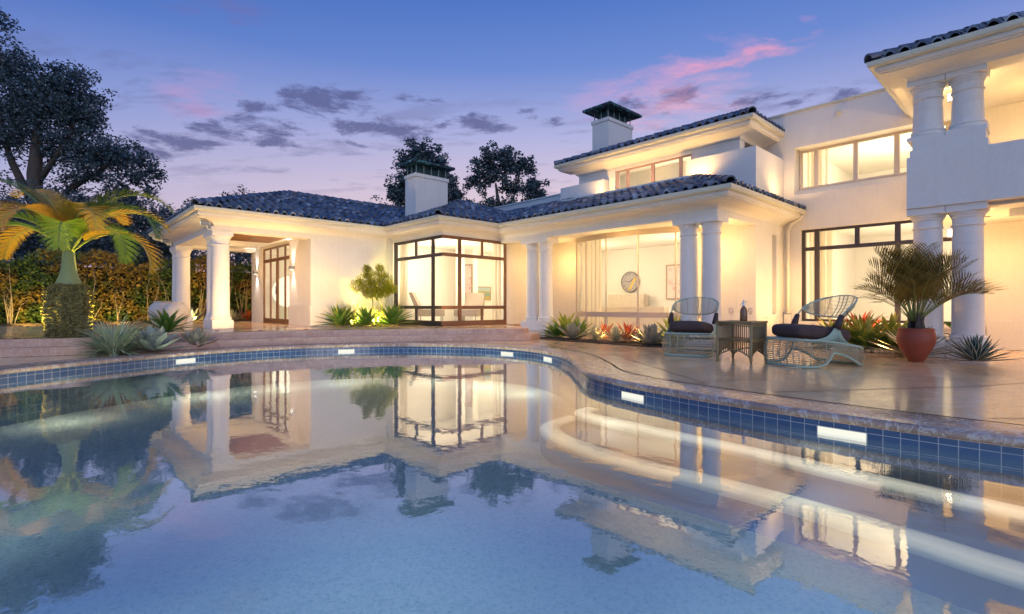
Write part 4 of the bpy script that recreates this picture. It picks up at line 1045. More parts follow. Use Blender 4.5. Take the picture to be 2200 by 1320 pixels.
for k in range(26):
    x, y = random.uniform(10.75, 10.98), random.uniform(1.9, 2.9); r = random.uniform(0.025, 0.055)
    mb.lathe([(r * 0.4, 0), (r, r * 0.4), (r * 0.9, r * 0.9), (r * 0.3, r * 1.2)], x, y, 7, 0.0, 0.12)
tag(mb.build('pebbles', 'pebble'), kind='stuff')
rosette('agave', 'agave_grey', (10.45, 1.62, 0.0), 'grey spiky agave spreading behind the red pot', nl=44, L=0.72, w_=0.075, curve=0.05, lo=0.03, hi=1.0)
rosette('agave', 'agave_striped', (10.05, 0.83, 0.0), 'dark agave with white leaf margins right of the red pot', nl=64, L=0.47, w_=0.062, curve=0.05, lo=0.06, hi=1.5, fold=0.5, belly=0.35)
mb = MB()
for k in range(9):
    az = 2.0 + k * 0.5; blade(mb, (0, 0, 0.25 + 0.1 * (k % 4)), az, random.uniform(0.1, 0.9), 0.32, 0.16, -0.6, 6, 0.2, 0.03, 0.5)
mb.tube([(0, 0, 0), (0.02, 0, 0.3), (0, 0, 0.75)], 0.012, 5)
tag(mb.build('broadleaf_shrub', 'broad_leaf', None, True, (12.25, 1.28, 0.0)), 'broad leaved shrub seen in the gap between the portico columns', 'shrub')

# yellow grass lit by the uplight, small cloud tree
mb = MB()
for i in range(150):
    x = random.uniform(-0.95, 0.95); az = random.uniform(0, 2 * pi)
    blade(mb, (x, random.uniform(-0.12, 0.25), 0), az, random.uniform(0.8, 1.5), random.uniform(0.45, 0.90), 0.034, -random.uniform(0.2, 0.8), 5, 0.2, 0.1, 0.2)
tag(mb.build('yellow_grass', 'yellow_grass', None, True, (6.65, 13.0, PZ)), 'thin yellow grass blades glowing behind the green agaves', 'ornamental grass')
tr = thing('small_tree', (6.83, 13.0, PZ), 'small yellow green cloud pruned tree on a thin stem by the bay', 'small tree')
mb = MB(); mb.tube([(0, 0, 0), (0.01, 0, 0.4), (0.0, 0.01, 0.82), (0.02, 0, 1.05)], [0.014, 0.012, 0.011, 0.010], 7)
for dx, dy, dz in ((-0.35, 0, 0.95), (0.35, -0.3, 0.95), (-0.1, 0.1, 1.45), (0.3, -0.2, 1.4)): mb.tube([(0.0, 0, 0.8), (dx * 0.5, dy * 0.5, dz * 0.8), (dx, dy, dz)], 0.008, 5)
mb.build('trunk', 'pale_stem', tr)
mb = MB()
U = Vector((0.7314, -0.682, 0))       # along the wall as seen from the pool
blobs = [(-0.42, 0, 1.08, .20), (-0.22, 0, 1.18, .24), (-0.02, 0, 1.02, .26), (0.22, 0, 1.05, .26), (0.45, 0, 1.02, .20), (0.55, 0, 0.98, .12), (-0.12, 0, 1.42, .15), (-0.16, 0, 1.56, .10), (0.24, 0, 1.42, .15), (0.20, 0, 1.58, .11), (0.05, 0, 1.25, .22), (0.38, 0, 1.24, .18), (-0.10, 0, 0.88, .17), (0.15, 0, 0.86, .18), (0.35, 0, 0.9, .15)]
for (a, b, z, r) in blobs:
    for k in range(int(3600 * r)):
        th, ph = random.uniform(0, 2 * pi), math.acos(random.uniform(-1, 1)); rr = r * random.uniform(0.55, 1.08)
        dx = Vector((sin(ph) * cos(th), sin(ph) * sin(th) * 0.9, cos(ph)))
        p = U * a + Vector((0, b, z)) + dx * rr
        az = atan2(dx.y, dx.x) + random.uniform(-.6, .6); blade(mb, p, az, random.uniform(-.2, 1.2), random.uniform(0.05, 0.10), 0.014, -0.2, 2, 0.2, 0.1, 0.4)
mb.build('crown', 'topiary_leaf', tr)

# ---- pinnate fronds
def frond(mbr, mbl, p0, az, elev, L, droop, nl, ll, lw, rib=0.016, lift=0.5, segs=14, twist=0.0, plane=1.0, start=0.16, ldroop=0.5):
    p = Vector(p0); e = elev; pts = []; dirs = []
    for k in range(segs + 1):
        d = Vector((cos(az) * cos(e), sin(az) * cos(e), sin(e))); pts.append(p.copy()); dirs.append(d)
        p = p + d * (L / segs); e -= droop / segs * (0.5 + 1.0 * k / segs)
    mbr.tube(pts, [rib * (1 - 0.85 * k / segs) for k in range(segs + 1)], 5)
    side0 = Vector((-sin(az), cos(az), 0))
    for i in range(nl):
        t = start + (1 - start) * i / (nl - 1); f = t * segs; k = min(int(f), segs - 1); q = pts[k].lerp(pts[k + 1], f - k); d = dirs[k]
        up = side0.cross(d) * -1
        prof = sin(pi * min(1, (t - start) / (1 - start) * 0.86 + 0.14)) ** 0.55
        for sgn in (-1, 1):
            l_ = ll * prof * random.uniform(0.9, 1.06)
            s = (side0 * sgn * cos(lift) + up * sin(lift)).normalized()
            dr = (s * 0.86 + d * (0.42 + 0.5 * t)).normalized()
            wv = d.cross(dr); wv = d * 1.0
            b = len(mbl.v); a = q
            m1 = a + dr * l_ * 0.5 + Vector((0, 0, -1)) * l_ * 0.06 * ldroop; m2 = a + dr * l_ + Vector((0, 0, -1)) * l_ * 0.32 * ldroop
            w2 = lw * 0.5
            mbl.v += [tuple(a - wv * w2 * 0.6), tuple(a + wv * w2 * 0.6), tuple(m1 + wv * w2), tuple(m1 - wv * w2), tuple(m2)]
            mbl.face((b, b + 1, b + 2, b + 3), [(0, 0), (1, 0), (1, .5), (0, .5)]); mbl.face((b + 3, b + 2, b + 4), [(0, .5), (1, .5), (.5, 1)])
# bottle palm on the left
bp = thing('bottle_palm', (0.42, 11.93, 0.272), 'bottle palm with shaggy swollen trunk and arching green fronds tinted by painted gold light', 'palm tree')
mb = MB(); base = 0; seg = 40; rows = 34
prof = [(0.0, 0.235), (0.05, 0.27), (0.2, 0.305), (0.45, 0.33), (0.65, 0.325), (0.8, 0.30), (0.9, 0.26), (0.945, 0.19), (0.95, 0.12)]
def ip(z):
    for (z0, r0), (z1, r1) in zip(prof, prof[1:]):
        if z <= z1: return r0 + (r1 - r0) * (z - z0) / (z1 - z0)
    return prof[-1][1]
rcol = [random.uniform(-0.035, 0.03) for _ in range(seg)]
for k in range(rows + 1):
    z = 0.95 * k / rows
    for q in range(seg):
        a = 2 * pi * q / seg; r = ip(z) + rcol[q] * 1.1 + random.uniform(-0.018, 0.018) + (0.012 if k % 2 else -0.006)
        mb.v.append((r * cos(a), r * sin(a), z))
for k in range(rows):
    for q in range(seg): q2 = (q + 1) % seg; mb.face((k * seg + q, k * seg + q2, (k + 1) * seg + q2, (k + 1) * seg + q))
mb.face([rows * seg + q for q in range(seg)])
for k in range(520):      # hanging fibre flakes
    a = random.uniform(0, 2 * pi); z = random.uniform(0.04, 0.94); r = ip(z) + 0.012; w_ = random.uniform(0.02, 0.05); h = random.uniform(0.03, 0.09)
    b = len(mb.v); aw = w_ / r
    for da, dz, dr in ((-aw, h / 2, 0), (aw, h / 2, 0), (aw * .7, -h / 2, random.uniform(0.015, 0.04)), (-aw * .7, -h / 2, random.uniform(0.015, 0.04))):
        mb.v.append(((r + dr) * cos(a + da / 2), (r + dr) * sin(a + da / 2), z + dz))
    mb.face((b, b + 1, b + 2, b + 3))
mb.build('trunk', 'palm_boot', bp)
mb = MB(); mb.lathe([(0.20, 0.90), (0.178, 0.97), (0.138, 1.07), (0.115, 1.18), (0.100, 1.30), (0.092, 1.42), (0.082, 1.50), (0.05, 1.58), (0.02, 1.64)], 0, 0, 24); mb.build('crownshaft', 'palm_shaft', bp, smooth=True)
ang = lambda deg: radians(deg)     # 317 deg = picture right, 137 = picture left, 227 = towards the camera
for (a, el, L, dr) in [(317, 1.25, 2.17, 2.94), (300, 0.95, 1.87, 3.04), (332, 1.40, 2.27, 2.55), (262, 1.05, 1.57, 2.94), (137, 1.25, 2.07, 2.55), (160, 1.0, 1.82, 3.23), (118, 1.40, 2.17, 2.06), (195, 1.15, 1.72, 3.14), (228, 1.25, 1.67, 2.84), (90, 1.35, 2.02, 2.25), (5, 1.25, 1.97, 2.45), (50, 1.35, 1.92, 2.35), (146, 1.3, 2.42, 1.86), (322, 0.78, 1.87, 2.84), (125, 0.85, 1.82, 2.45), (283, 1.3, 1.82, 2.94)]:
    mr, ml = MB(), MB()
    frond(mr, ml, (0.05 * cos(ang(a)), 0.05 * sin(ang(a)), 1.50), ang(a), el, L, dr, 96, 0.46, 0.0185, 0.024, lift=0.30, segs=20, ldroop=0.45)
    fr = ml.build('frond', 'palm_leaf', bp); mr.build('rib', 'palm_rib', fr, smooth=True)
# bottle palm behind at far left edge
bp2 = thing('palm', (-1.55, 12.9, 0.272), 'second palm whose fronds enter at the left edge', 'palm tree')
mb = MB(); mb.lathe([(0.16, 0), (0.15, 0.7), (0.12, 1.2), (0.08, 1.4), (0.03, 1.5)], 0, 0, 18); mb.build('trunk', 'palm_shaft', bp2, smooth=True)
for (a, el, L, dr) in [(317, 1.0, 1.5, 1.6), (300, 0.7, 1.5, 1.4), (335, 1.3, 1.7, 1.4), (280, 1.1, 1.4, 1.5), (10, 1.2, 1.5, 1.6), (200, 1.1, 1.4, 1.8), (100, 1.1, 1.4, 1.8), (250, 0.9, 1.3, 1.8)]:
    mr, ml = MB(), MB(); frond(mr, ml, (0, 0, 1.35), ang(a), el, L, dr, 56, 0.38, 0.024, 0.018, lift=0.45, segs=14)
    fr = ml.build('frond', 'palm_leaf', bp2); mr.build('rib', 'palm_rib', fr, smooth=True)
# potted palm on the right
pt = thing('palm_pot', (9.62, 1.46, 0.0), 'round terracotta pot standing on the deck by the portico', 'flower pot')
mb = MB(); mb.lathe([(0.085, 0.0), (0.097, 0.01), (0.140, 0.09), (0.195, 0.19), (0.230, 0.28), (0.241, 0.345), (0.233, 0.41), (0.216, 0.46), (0.223, 0.475), (0.221, 0.495), (0.208, 0.50), (0.199, 0.49), (0.19, 0.46), (0.10, 0.44)], 0, 0, 40); mb.build('body', 'terracotta', pt, smooth=True, angle=50)
mb = MB(); mb.lathe([(0.203, 0.445), (0.1, 0.46), (0.01, 0.465)], 0, 0, 20); mb.build('soil_fill', 'soil', pt)
ap = thing('potted_palm', (9.62, 1.46, 0.46), 'bushy areca palm with many thin fronds growing in the red pot', 'palm')
mb = MB()
for k in range(16):
    a = random.uniform(0, 2 * pi); mb.tube([(0.09 * cos(a), 0.09 * sin(a), 0), (0.07 * cos(a), 0.07 * sin(a), 0.14), (0.10 * cos(a), 0.10 * sin(a), 0.27)], [0.03, 0.024, 0.014], 6)
mb.build('stems', 'bark', ap)
for k in range(44):
    a = k * 2.39996; t = (k % 9) / 8.0
    el = 0.90 + 0.62 * t + random.uniform(-.12, .12); L = random.uniform(0.85, 1.08) * (1.0 if t < .6 else 1.15)
    mr, ml = MB(), MB()
    frond(mr, ml, (0.05 * cos(a), 0.05 * sin(a), 0.14 + 0.03 * t), a + random.uniform(-.2, .2), el, L, random.uniform(0.55, 1.15) + (0.6 if t < .25 else 0), 20, 0.42, 0.020, 0.008, lift=random.uniform(0.1, 1.0), segs=10, start=0.32, ldroop=random.uniform(0.0, 0.7))
    fr = ml.build('frond', 'areca_leaf', ap); mr.build('rib', 'palm_rib', fr, smooth=True)
# urns by the pavilion
G4 = 'pale urns by the pavilion column'
for (x, y, s_, lb) in [(2.37, 15.75, 1.02, 'left pale ceramic urn partly behind the other urn'), (2.52, 14.85, 0.98, 'right pale ceramic urn standing before the pavilion column')]:
    mb = MB(); P = [(0.14, 0.0), (0.15, 0.015), (0.21, 0.13), (0.265, 0.27), (0.285, 0.38), (0.275, 0.47), (0.24, 0.55), (0.185, 0.60), (0.165, 0.615), (0.18, 0.635), (0.172, 0.645), (0.14, 0.635), (0.14, 0.55)]
    mb.lathe([(r * s_ * 1.02, z * s_) for r, z in P], 0, 0, 36); tag(mb.build('urn', 'urn_glaze', None, True, (x, y, PZ), angle=60), lb, 'urn', G4)

# ---- trees
def leafcloud(mb, c, r, n_, size, flat=0.8):
    c = Vector(c)
    for k in range(n_):
        th, ph = random.uniform(0, 2 * pi), math.acos(random.uniform(-1, 1)); rr = r * random.uniform(0.25, 1.0) ** 0.6 * random.uniform(0.85, 1.12)
        p = c + Vector((sin(ph) * cos(th) * rr, sin(ph) * sin(th) * rr, cos(ph) * rr * flat))
        s_ = size * random.uniform(0.6, 1.2)
        a = Vector((random.uniform(-1, 1), random.uniform(-1, 1), random.uniform(-0.9, 0.5))).normalized() * s_
        b = a.orthogonal().normalized(); b = (b * cos(th) + a.normalized().cross(b) * sin(th)) * s_ * 0.32
        i = len(mb.v); mb.v += [tuple(p), tuple(p + a * 0.5 + b), tuple(p + a), tuple(p + a * 0.5 - b)]; mb.f.append((i, i + 1, i + 2, i + 3))
def tree(name, loc, label, trunk, limbs, blobs, density, size, group=None, cat='tree'):
    t = thing(name, loc, label, cat, group)
    mb = MB(); mb.tube(trunk[0], trunk[1], 9)
    for pts, r0 in limbs: mb.tube(pts, [r0 * (1 - 0.75 * i / (len(pts) - 1)) for i in range(len(pts))], 6)
    mb.build('trunk', 'bark', t, smooth=True)
    mb = MB()
    for (x, y, z, r) in blobs:
        # sub-clumps give an uneven, open crown
        for k in range(max(8, int(42 * r * r))):
            th, ph = random.uniform(0, 2 * pi), math.acos(random.uniform(-1, 1)); q = r * random.uniform(0.3, 1.12)
            c_ = (x + sin(ph) * cos(th) * q, y + sin(ph) * sin(th) * q, z + cos(ph) * q * 0.85)
            leafcloud(mb, c_, r * random.uniform(0.14, 0.30) + 0.12, int(density * random.uniform(0.2, 0.75)), size * 0.82)
    mb.build('crown', 'tree_leaf', t)
    return t
RV = Vector((0.7314, -0.682))           # picture right
def pv_(a, z, dep=0.0): # offset a metres to the picture right, dep away
    return (RV.x * a + 0.682 * dep, RV.y * a + 0.7314 * dep, z)
bl = lambda L_: [(*pv_(a, z, dp), r) for a, z, dp, r in L_]
tree('large_tree', (-0.03, 27.4, 0), 'huge dark tree towering over the left edge behind the hedge', ([(0, 0, 0), (0.05, 0, 3), (-0.02, 0, 6), (0.1, 0, 8), (-0.3, 0, 9.6)], [0.34, 0.28, 0.24, 0.14, 0.05]),
     [([pv_(0, 4.6), pv_(-0.9, 6.4), pv_(-1.3, 7.6), pv_(-1.6, 9.5)], .16), ([pv_(0, 4.0), pv_(1.4, 5.4), pv_(2.8, 6.3), pv_(4.2, 6.6)], .15), ([pv_(0, 5.5), pv_(1.2, 7.2), pv_(1.8, 8.6)], .13), ([pv_(0, 3.2), pv_(-1.6, 4.2), pv_(-3.2, 4.8)], .14), ([pv_(0, 3.0), pv_(1.8, 3.8), pv_(3.8, 4.6)], .13), ([pv_(0, 3.4), pv_(-1.2, 4.3), pv_(-2.6, 4.3)], .1), ([pv_(0, 8), pv_(-1, 9.5), pv_(-1.5, 11)], .1)],
     bl([(-1.6, 10.6, 0, 1.0), (-1.9, 12.2, 0, .8), (-2.2, 8.6, 0.5, 1.6), (-0.8, 9.5, 0, 1.3), (0.5, 9.4, 0, 1.2), (1.5, 9.3, 0, 1.0), (0.9, 8.3, 0, 1.3), (1.9, 8.2, 0, .9), (-0.9, 7.7, 0, 1.4), (0.7, 7.1, 0.5, 1.0), (2.4, 7.0, 0, 0.9), (3.3, 6.6, 0, 1.0), (4.1, 6.3, 0, .8), (3.9, 5.5, 0, .8), (2.3, 6.2, 0, .9), (-2.4, 5.6, 0, 1.2), (-1.7, 4.6, 0.3, .9), (1.6, 4.8, 0, 1.1), (2.8, 4.6, 0, 1.0), (3.9, 4.4, 0, 1.0), (4.9, 3.9, 0, .8), (0.3, 4.4, 0.6, 1.1), (4.6, 3.3, 0, .9), (3.1, 3.5, 0, 1.1), (1.4, 3.4, 0, 1.2), (-3.3, 7.2, 0, 1.2), (-0.4, 3.3, 0, 1.0), (-2.2, 3.3, 0, 1.2), (5.3, 3.0, 0, .7)]), 115, 0.15)
GT = 'dark trees behind the villa roofs'
bl = lambda L_: [(*pv_(a, z, dp), r * 1.18) for a, z, dp, r in L_]
tree('tree', (15.6, 24.0, 0), 'tall dark tree directly behind the nearer chimney', ([(0, 0, 0), (0, 0, 4), (0.1, 0, 7.5)], [0.25, 0.2, 0.08]), [([pv_(0, 4), pv_(.9, 5.8), pv_(1.6, 6.9)], .08), ([pv_(0, 4), pv_(-.8, 5.8), pv_(-1.2, 6.9)], .08)],
     bl([(-0.1, 9.3, 0, .7), (0.5, 9.0, 0, .7), (-.7, 8.7, 0, .7), (.9, 8.2, 0, .8), (0, 8.0, 0, 1.1), (-1.0, 7.4, 0, .7), (1.5, 7.2, 0, .7), (-.9, 6.4, 0, .8), (1.4, 6.2, 0, .7), (0.3, 6.6, 0, 1.0), (-1.5, 7.0, 0, .5), (1.0, 5.4, 0, 1.0)]), 105, 0.19, GT)
tree('tree', (18.8, 21.2, 0), 'tall dark tree with forked limbs between the two chimneys', ([(0, 0, 0), (0, 0, 4), (0.0, 0, 6.2), pv_(-.2, 7.6)], [0.25, 0.2, 0.14, 0.05]), [([pv_(0, 5.2), pv_(.8, 6.8), pv_(1.1, 8.0)], .09), ([pv_(0, 5.4), pv_(-.7, 6.6), pv_(-1.1, 7.6)], .07), ([pv_(0, 4.6), pv_(1.1, 6.0), pv_(1.8, 6.8)], .08)],
     bl([(-.2, 9.3, 0, .6), (-.9, 8.6, 0, .6), (-1.2, 7.6, 0, .6), (-.2, 8.3, 0, .7), (.6, 8.7, 0, .7), (1.3, 8.5, 0, .6), (1.7, 7.5, 0, .7), (.7, 7.4, 0, .6), (1.8, 6.3, 0, .8), (.9, 6.0, 0, .9), (-.3, 6.2, 0, .7), (-1.4, 5.8, 0, .8), (2.1, 5.4, 0, .8), (0.2, 5.3, 0, 1.0), (-2.2, 5.6, 0, .7), (1.3, 4.9, 0, 1.0)]), 105, 0.19, GT)
tree('tree', (13.4, 24.6, 0), 'low leafy tree top left of the nearer chimney', ([(0, 0, 0), (0, 0, 5)], [0.18, 0.06]), [([pv_(0, 4), pv_(.6, 5.4)], .05)], bl([(0, 6.0, 0, .55), (.7, 5.6, 0, .55), (-.4, 5.5, 0, .4), (.3, 5.1, 0, .7)]), 40, 0.17, GT)
tree('tree', (7.3, 27.6, 0), 'sparse tree tops showing over the left roof ridge', ([(0, 0, 0), (0, 0, 5)], [0.18, 0.06]), [([pv_(0, 4), pv_(.6, 5.4)], .05), ([pv_(0, 3), pv_(-.8, 4.6)], .05)], bl([(0, 6.0, 0, .6), (.8, 5.9, 0, .5), (-.8, 5.6, 0, .6), (-.3, 4.8, 0, 1.0), (.6, 4.4, 0, 1.0), (0, 3.2, 0, 1.2), (1.2, 3.4, 0, .9)]), 60, 0.16, GT)
tree('tree', (5.3, 28.2, 0), 'round dark tree left of the pavilion roof corner', ([(0, 0, 0), (0, 0, 4)], [0.18, 0.06]), [([pv_(0, 3), pv_(.6, 4.4)], .05), ([pv_(0, 2.6), pv_(-.8, 3.8)], .05)], bl([(.4, 5.2, 0, .7), (-.3, 4.9, 0, .6), (-.4, 4.2, 0, .8), (.5, 4.0, 0, .9), (-.1, 3.0, 0, 1.1), (-1.2, 3.4, 0, .7)]), 70, 0.15, GT)
for (a, dd, lb) in [(2.6, 24.5, 'dark tree filling the gap between the left pavilion columns'), (0.2, 23.8, 'bushy dark tree right behind the hedge at left'), (9.6, 27.5, 'dark forked tree seen through the right pavilion opening')]:
    tree('tree', (a, dd, 0), lb, ([(0, 0, 0), (0.1, 0, 2), (0, 0, 4)], [0.2, 0.15, 0.05]), [([(0, 0, 2), (-.6, .2, 3.2), (-1, .2, 3.8)], .09), ([(0, 0, 2), (.7, -.2, 3.0), (1.2, -.3, 3.7)], .09)],
         bl([(0, 3.9, 0, 1.0), (-1.1, 3.4, 0, .9), (1.1, 3.4, 0, .9), (0.3, 2.9, 0, 1.1), (-.8, 2.6, 0, .9), (1.6, 2.7, 0, .8)]), 75, 0.15, GT)

# ---- hedge
hd = thing('hedge', (2.0, 20.9, 0.0), 'tall mixed hedge with orange and green leaf patches and bare pale stems', 'hedge')
mb = MB(); random.seed(11)
for k in range(42000):
    x = random.uniform(-11, 9.5); top = 2.25 + 0.16 * sin(x * 1.7) + 0.10 * sin(x * 4.3 + 1) + (0.06 * sin(x * 0.5))
    y = -0.95 + abs(random.gauss(0, 0.16)) - 0.12 * sin(x * 2.3) ; z = random.uniform(0.12, top)
    if random.random() < 0.12: y = random.uniform(-0.9, 0.6); z = top + random.uniform(-0.1, 0.08)
    s_ = random.uniform(0.07, 0.15)
    a = Vector((random.uniform(-1, 1), random.uniform(-1.0, 0.3), random.uniform(-0.6, 1))).normalized() * s_
    b = a.orthogonal().normalized() * s_ * 0.27; th = random.uniform(0, 6.28); b = b * cos(th) + a.normalized().cross(b) * sin(th)
    i = len(mb.v); p = Vector((x - 2.0, y, z)); mb.v += [tuple(p), tuple(p + a * .5 + b), tuple(p + a), tuple(p + a * .5 - b)]; mb.f.append((i, i + 1, i + 2, i + 3))
mb.build('foliage', 'hedge_leaf', hd)
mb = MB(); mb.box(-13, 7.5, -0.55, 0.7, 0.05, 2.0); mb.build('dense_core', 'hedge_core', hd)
mb = MB()
for k in range(26):
    x = -12.4 + k * 0.76 + random.uniform(-.2, .2)
    for q in range(random.randint(2, 6)):
        lx = random.uniform(-.25, .25); h = random.uniform(0.8, 1.6)
        mb.tube([(x + lx * 0.1, -1.02, 0.0), (x + lx * 0.5 + random.uniform(-.05, .05), -1.08, h * 0.45), (x + lx + random.uniform(-.1, .1), -1.1 + random.uniform(-.06, .05), h), (x + lx * 1.5, -1.1, h * 1.25)], [random.uniform(0.012, 0.035), 0.016, 0.009, 0.004], 5)
mb.build('stems', 'pale_stem', hd)
mb = MB(); mb.box(-13.8, 12, 19.45, 19.52, 0.276, 0.33); tag(mb.build('bed_curb', 'soil'), 'low pale curb along the foot of the hedge', 'curb')

# ================================================================== FURNITURE
def interp(tab, x):
    tab = sorted(tab)
    if x <= tab[0][0]: return tab[0][1]
    for (a, b), (c_, d) in zip(tab, tab[1:]):
        if x <= c_: t = (x - a) / (c_ - a); return b + (d - b) * t
    return tab[-1][1]
RIM = [(-.43, .25), (-.25, .29), (0.0, .33), (.30, .365), (.62, .375)]
BOT = [(-.43, .02), (-.36, .03), (-.30, .07), (-.18, .13), (0.0, .19), (.09, .19), (.14, .11), (.22, .035), (.35, .015), (.62, .02)]
HW = 0.36
def loop_at(s, closed_back=True, N=26):
    """horizontal wire at level s (0 rim, 1 bottom): back-left, along the side, round the front, back again"""
    f = lambda x: interp(RIM, x) * (1 - s) + interp(BOT, x) * s
    wv = HW + 0.035 * sin(pi * s) ; xf = 0.60 + 0.03 * sin(pi * s); r = 0.14; pts = []
    for k in range(14): x = -.42 + (xf - r + .42) * k / 14; pts.append((x, wv, f(x)))
    for k in range(7): a = pi / 2 * k / 6; pts.append((xf - r + r * sin(a), wv - r + r * cos(a), f(xf - r + r * sin(a))))
    pts += [(x, -y, z) for x, y, z in pts[::-1]]
    return pts
def make_chair(loc, rz, label):
    t = thing('wicker_chair', loc, label, 'chair', 'teal wicker lounge chairs on the deck', rz)
    mb = MB()
    for s, r in ((0.0, 0.016), (1.0, 0.018)): mb.tube(loop_at(s), r, 7, closed=True)
    for x, y in ((.50, .30), (.50, -.30), (-.38, .33), (-.38, -.33)): mb.tube([(x, y, 0.0), (x, y, 0.05)], 0.017, 8)
    mb.build('frame', 'rattan_teal', t, smooth=True)
    mb = MB()
    for k in range(1, 13): mb.tube(loop_at(k / 13), 0.0042, 4, closed=True)
    for k in range(9):
        a = k / 8; L0, L1 = loop_at(0), loop_at(1); m_ = len(L0)
    for idx in (2, 6, 10, 14, 18, 22, 26, 30, 34, 38):
        pts = [loop_at(s / 6)[min(idx, len(loop_at(0)) - 1)] for s in range(7)]; mb.tube(pts, 0.0048, 5)
    for y in (-.24, -.12, 0, .12, .24):       # front face and seat slats
        pts = [(0.60 + 0.03 * sin(pi * s / 6), y, interp(RIM, .6) * (1 - s / 6) + interp(BOT, .6) * s / 6) for s in range(7)]; mb.tube(pts, 0.007, 5)
        mb.tube([(.60, y, .372), (.2, y, .345), (-.1, y, .31), (-.42, y, .25)], 0.007, 5)
    mb.build('basket', 'rattan_wire', t, smooth=True)
    for sg in (1, -1):
        mb = MB()
        for k in range(17):                    # fan of canes rising to the arm grip
            x = -.20 + .62 * k / 16; top = (0.055 - 0.05 * (16 - k) / 16 + 0.0, sg * (HW + .006), 0.545)
            p0 = (x, sg * HW, interp(RIM, x)); pm = (x * 0.42 + 0.02, sg * (HW + .012), interp(RIM, x) + (0.54 - interp(RIM, x)) * (0.30 if x > 0.03 else 0.42))
            mb.tube([Vector(a) for a in catmull3([p0, pm, top])], 0.0062, 5)
        mb.build('side_fan', 'rattan_teal', t, smooth=True)
        mb = MB(); mb.tube([(.035, sg * .366, .525), (0.0, sg * .37, .61), (-.045, sg * .375, .70)], [.052, .043, .032], 12); mb.build('arm_grip', 'wrap_dark', t, smooth=True)
        mb = MB()
        for q in range(7):
            o_ = (q - 3) * 0.008
            mb.tube(catmull3([(-.035 + o_ * .6, sg * .372, .69), (-.13 + o_, sg * (.385), .785 - o_), (-.27 + o_, sg * (.37), .87 - o_ * .6), (-.42, sg * (.27), .94 - o_ * .3), (-.49, sg * .12, .975), (-.505, 0, .985)]), .0075, 5)
        mb.build('arm', 'rattan_teal', t, smooth=True)
    # back: oval of wires
    mb = MB()
    U_ = catmull3([(-.13, .385, .785), (-.27, .37, .87), (-.42, .27, .94), (-.49, .12, .975), (-.505, 0, .985)], 8)
    L_ = catmull3([(-.13, .385, .785), (-.19, .33, .73), (-.27, .22, .69), (-.32, .10, .675), (-.335, 0, .672)], 8)
    mb.tube(L_ + [(x, -y, z) for x, y, z in [tuple(p) for p in L_[::-1]]], .013, 6)
    for k in range(1, 15):
        s = k / 15; pts = []
        for a, b in zip(U_, L_): p = Vector(a).lerp(Vector(b), s); pts.append(tuple(p + Vector((-0.03 * sin(pi * s), 0, 0))))
        mb.tube(pts + [(x, -y, z) for x, y, z in pts[::-1]], .0036, 4)
    for j in (10, 20, 27):
        j = min(j, len(U_) - 1)
        for sg in ((1, -1) if j < len(U_) - 1 else (1,)):
            pts = [Vector(U_[j]).lerp(Vector(L_[j]), s / 6) + Vector((-0.03 * sin(pi * s / 6), 0, 0)) for s in range(7)]; mb.tube([(p.x, p.y * sg, p.z) for p in pts], .006, 5)
    mb.tube([(-.505, 0, .985), (-.45, 0, .82), (-.335, 0, .672)], .006, 5)
    mb.build('backrest', 'rattan_wire', t, smooth=True)
    mb = MB(); nu, nv = 40, 20
    for i in range(nv + 1):
        ph = -pi / 2 + pi * i / nv
        for j in range(nu):
            th = 2 * pi * j / nu; sp = lambda v, e: math.copysign(abs(v) ** e, v)
            x = .47 * sp(cos(ph), .35) * sp(cos(th), .42); y = .315 * sp(cos(ph), .35) * sp(sin(th), .42); z = .10 * sp(sin(ph), .6)
            z += 0.012 * (1 - (x / .47) ** 2) * (1 - (y / .315) ** 2)
            mb.v.append((x + .10, y, z + .45 + (x) * 0.09))
    for i in range(nv):
        for j in range(nu): j2 = (j + 1) % nu; mb.face((i * nu + j, i * nu + j2, (i + 1) * nu + j2, (i + 1) * nu + j))
    mb.build('cushion', 'velvet', t, smooth=True)
    return t
def catmull3(pts, seg=7):
    P = [Vector(p) for p in pts]; n_ = len(P); out = []
    for i in range(n_ - 1):
        p0, p1, p2, p3 = P[max(i - 1, 0)], P[i], P[i + 1], P[min(i + 2, n_ - 1)]
        for k in range(seg):
            t = k / seg; out.append(0.5 * ((2 * p1) + (p2 - p0) * t + (2 * p0 - 5 * p1 + 4 * p2 - p3) * t * t + (3 * p1 - p0 - 3 * p2 + p3) * t ** 3))
    return out + [P[-1]]
make_chair((8.33, 4.33, 0.001), radians(196), 'teal wicker lounge chair facing the pool left of the rattan table')
make_chair((8.107, 2.355, 0.001), radians(152), 'teal wicker lounge chair turned sideways right of the rattan table')
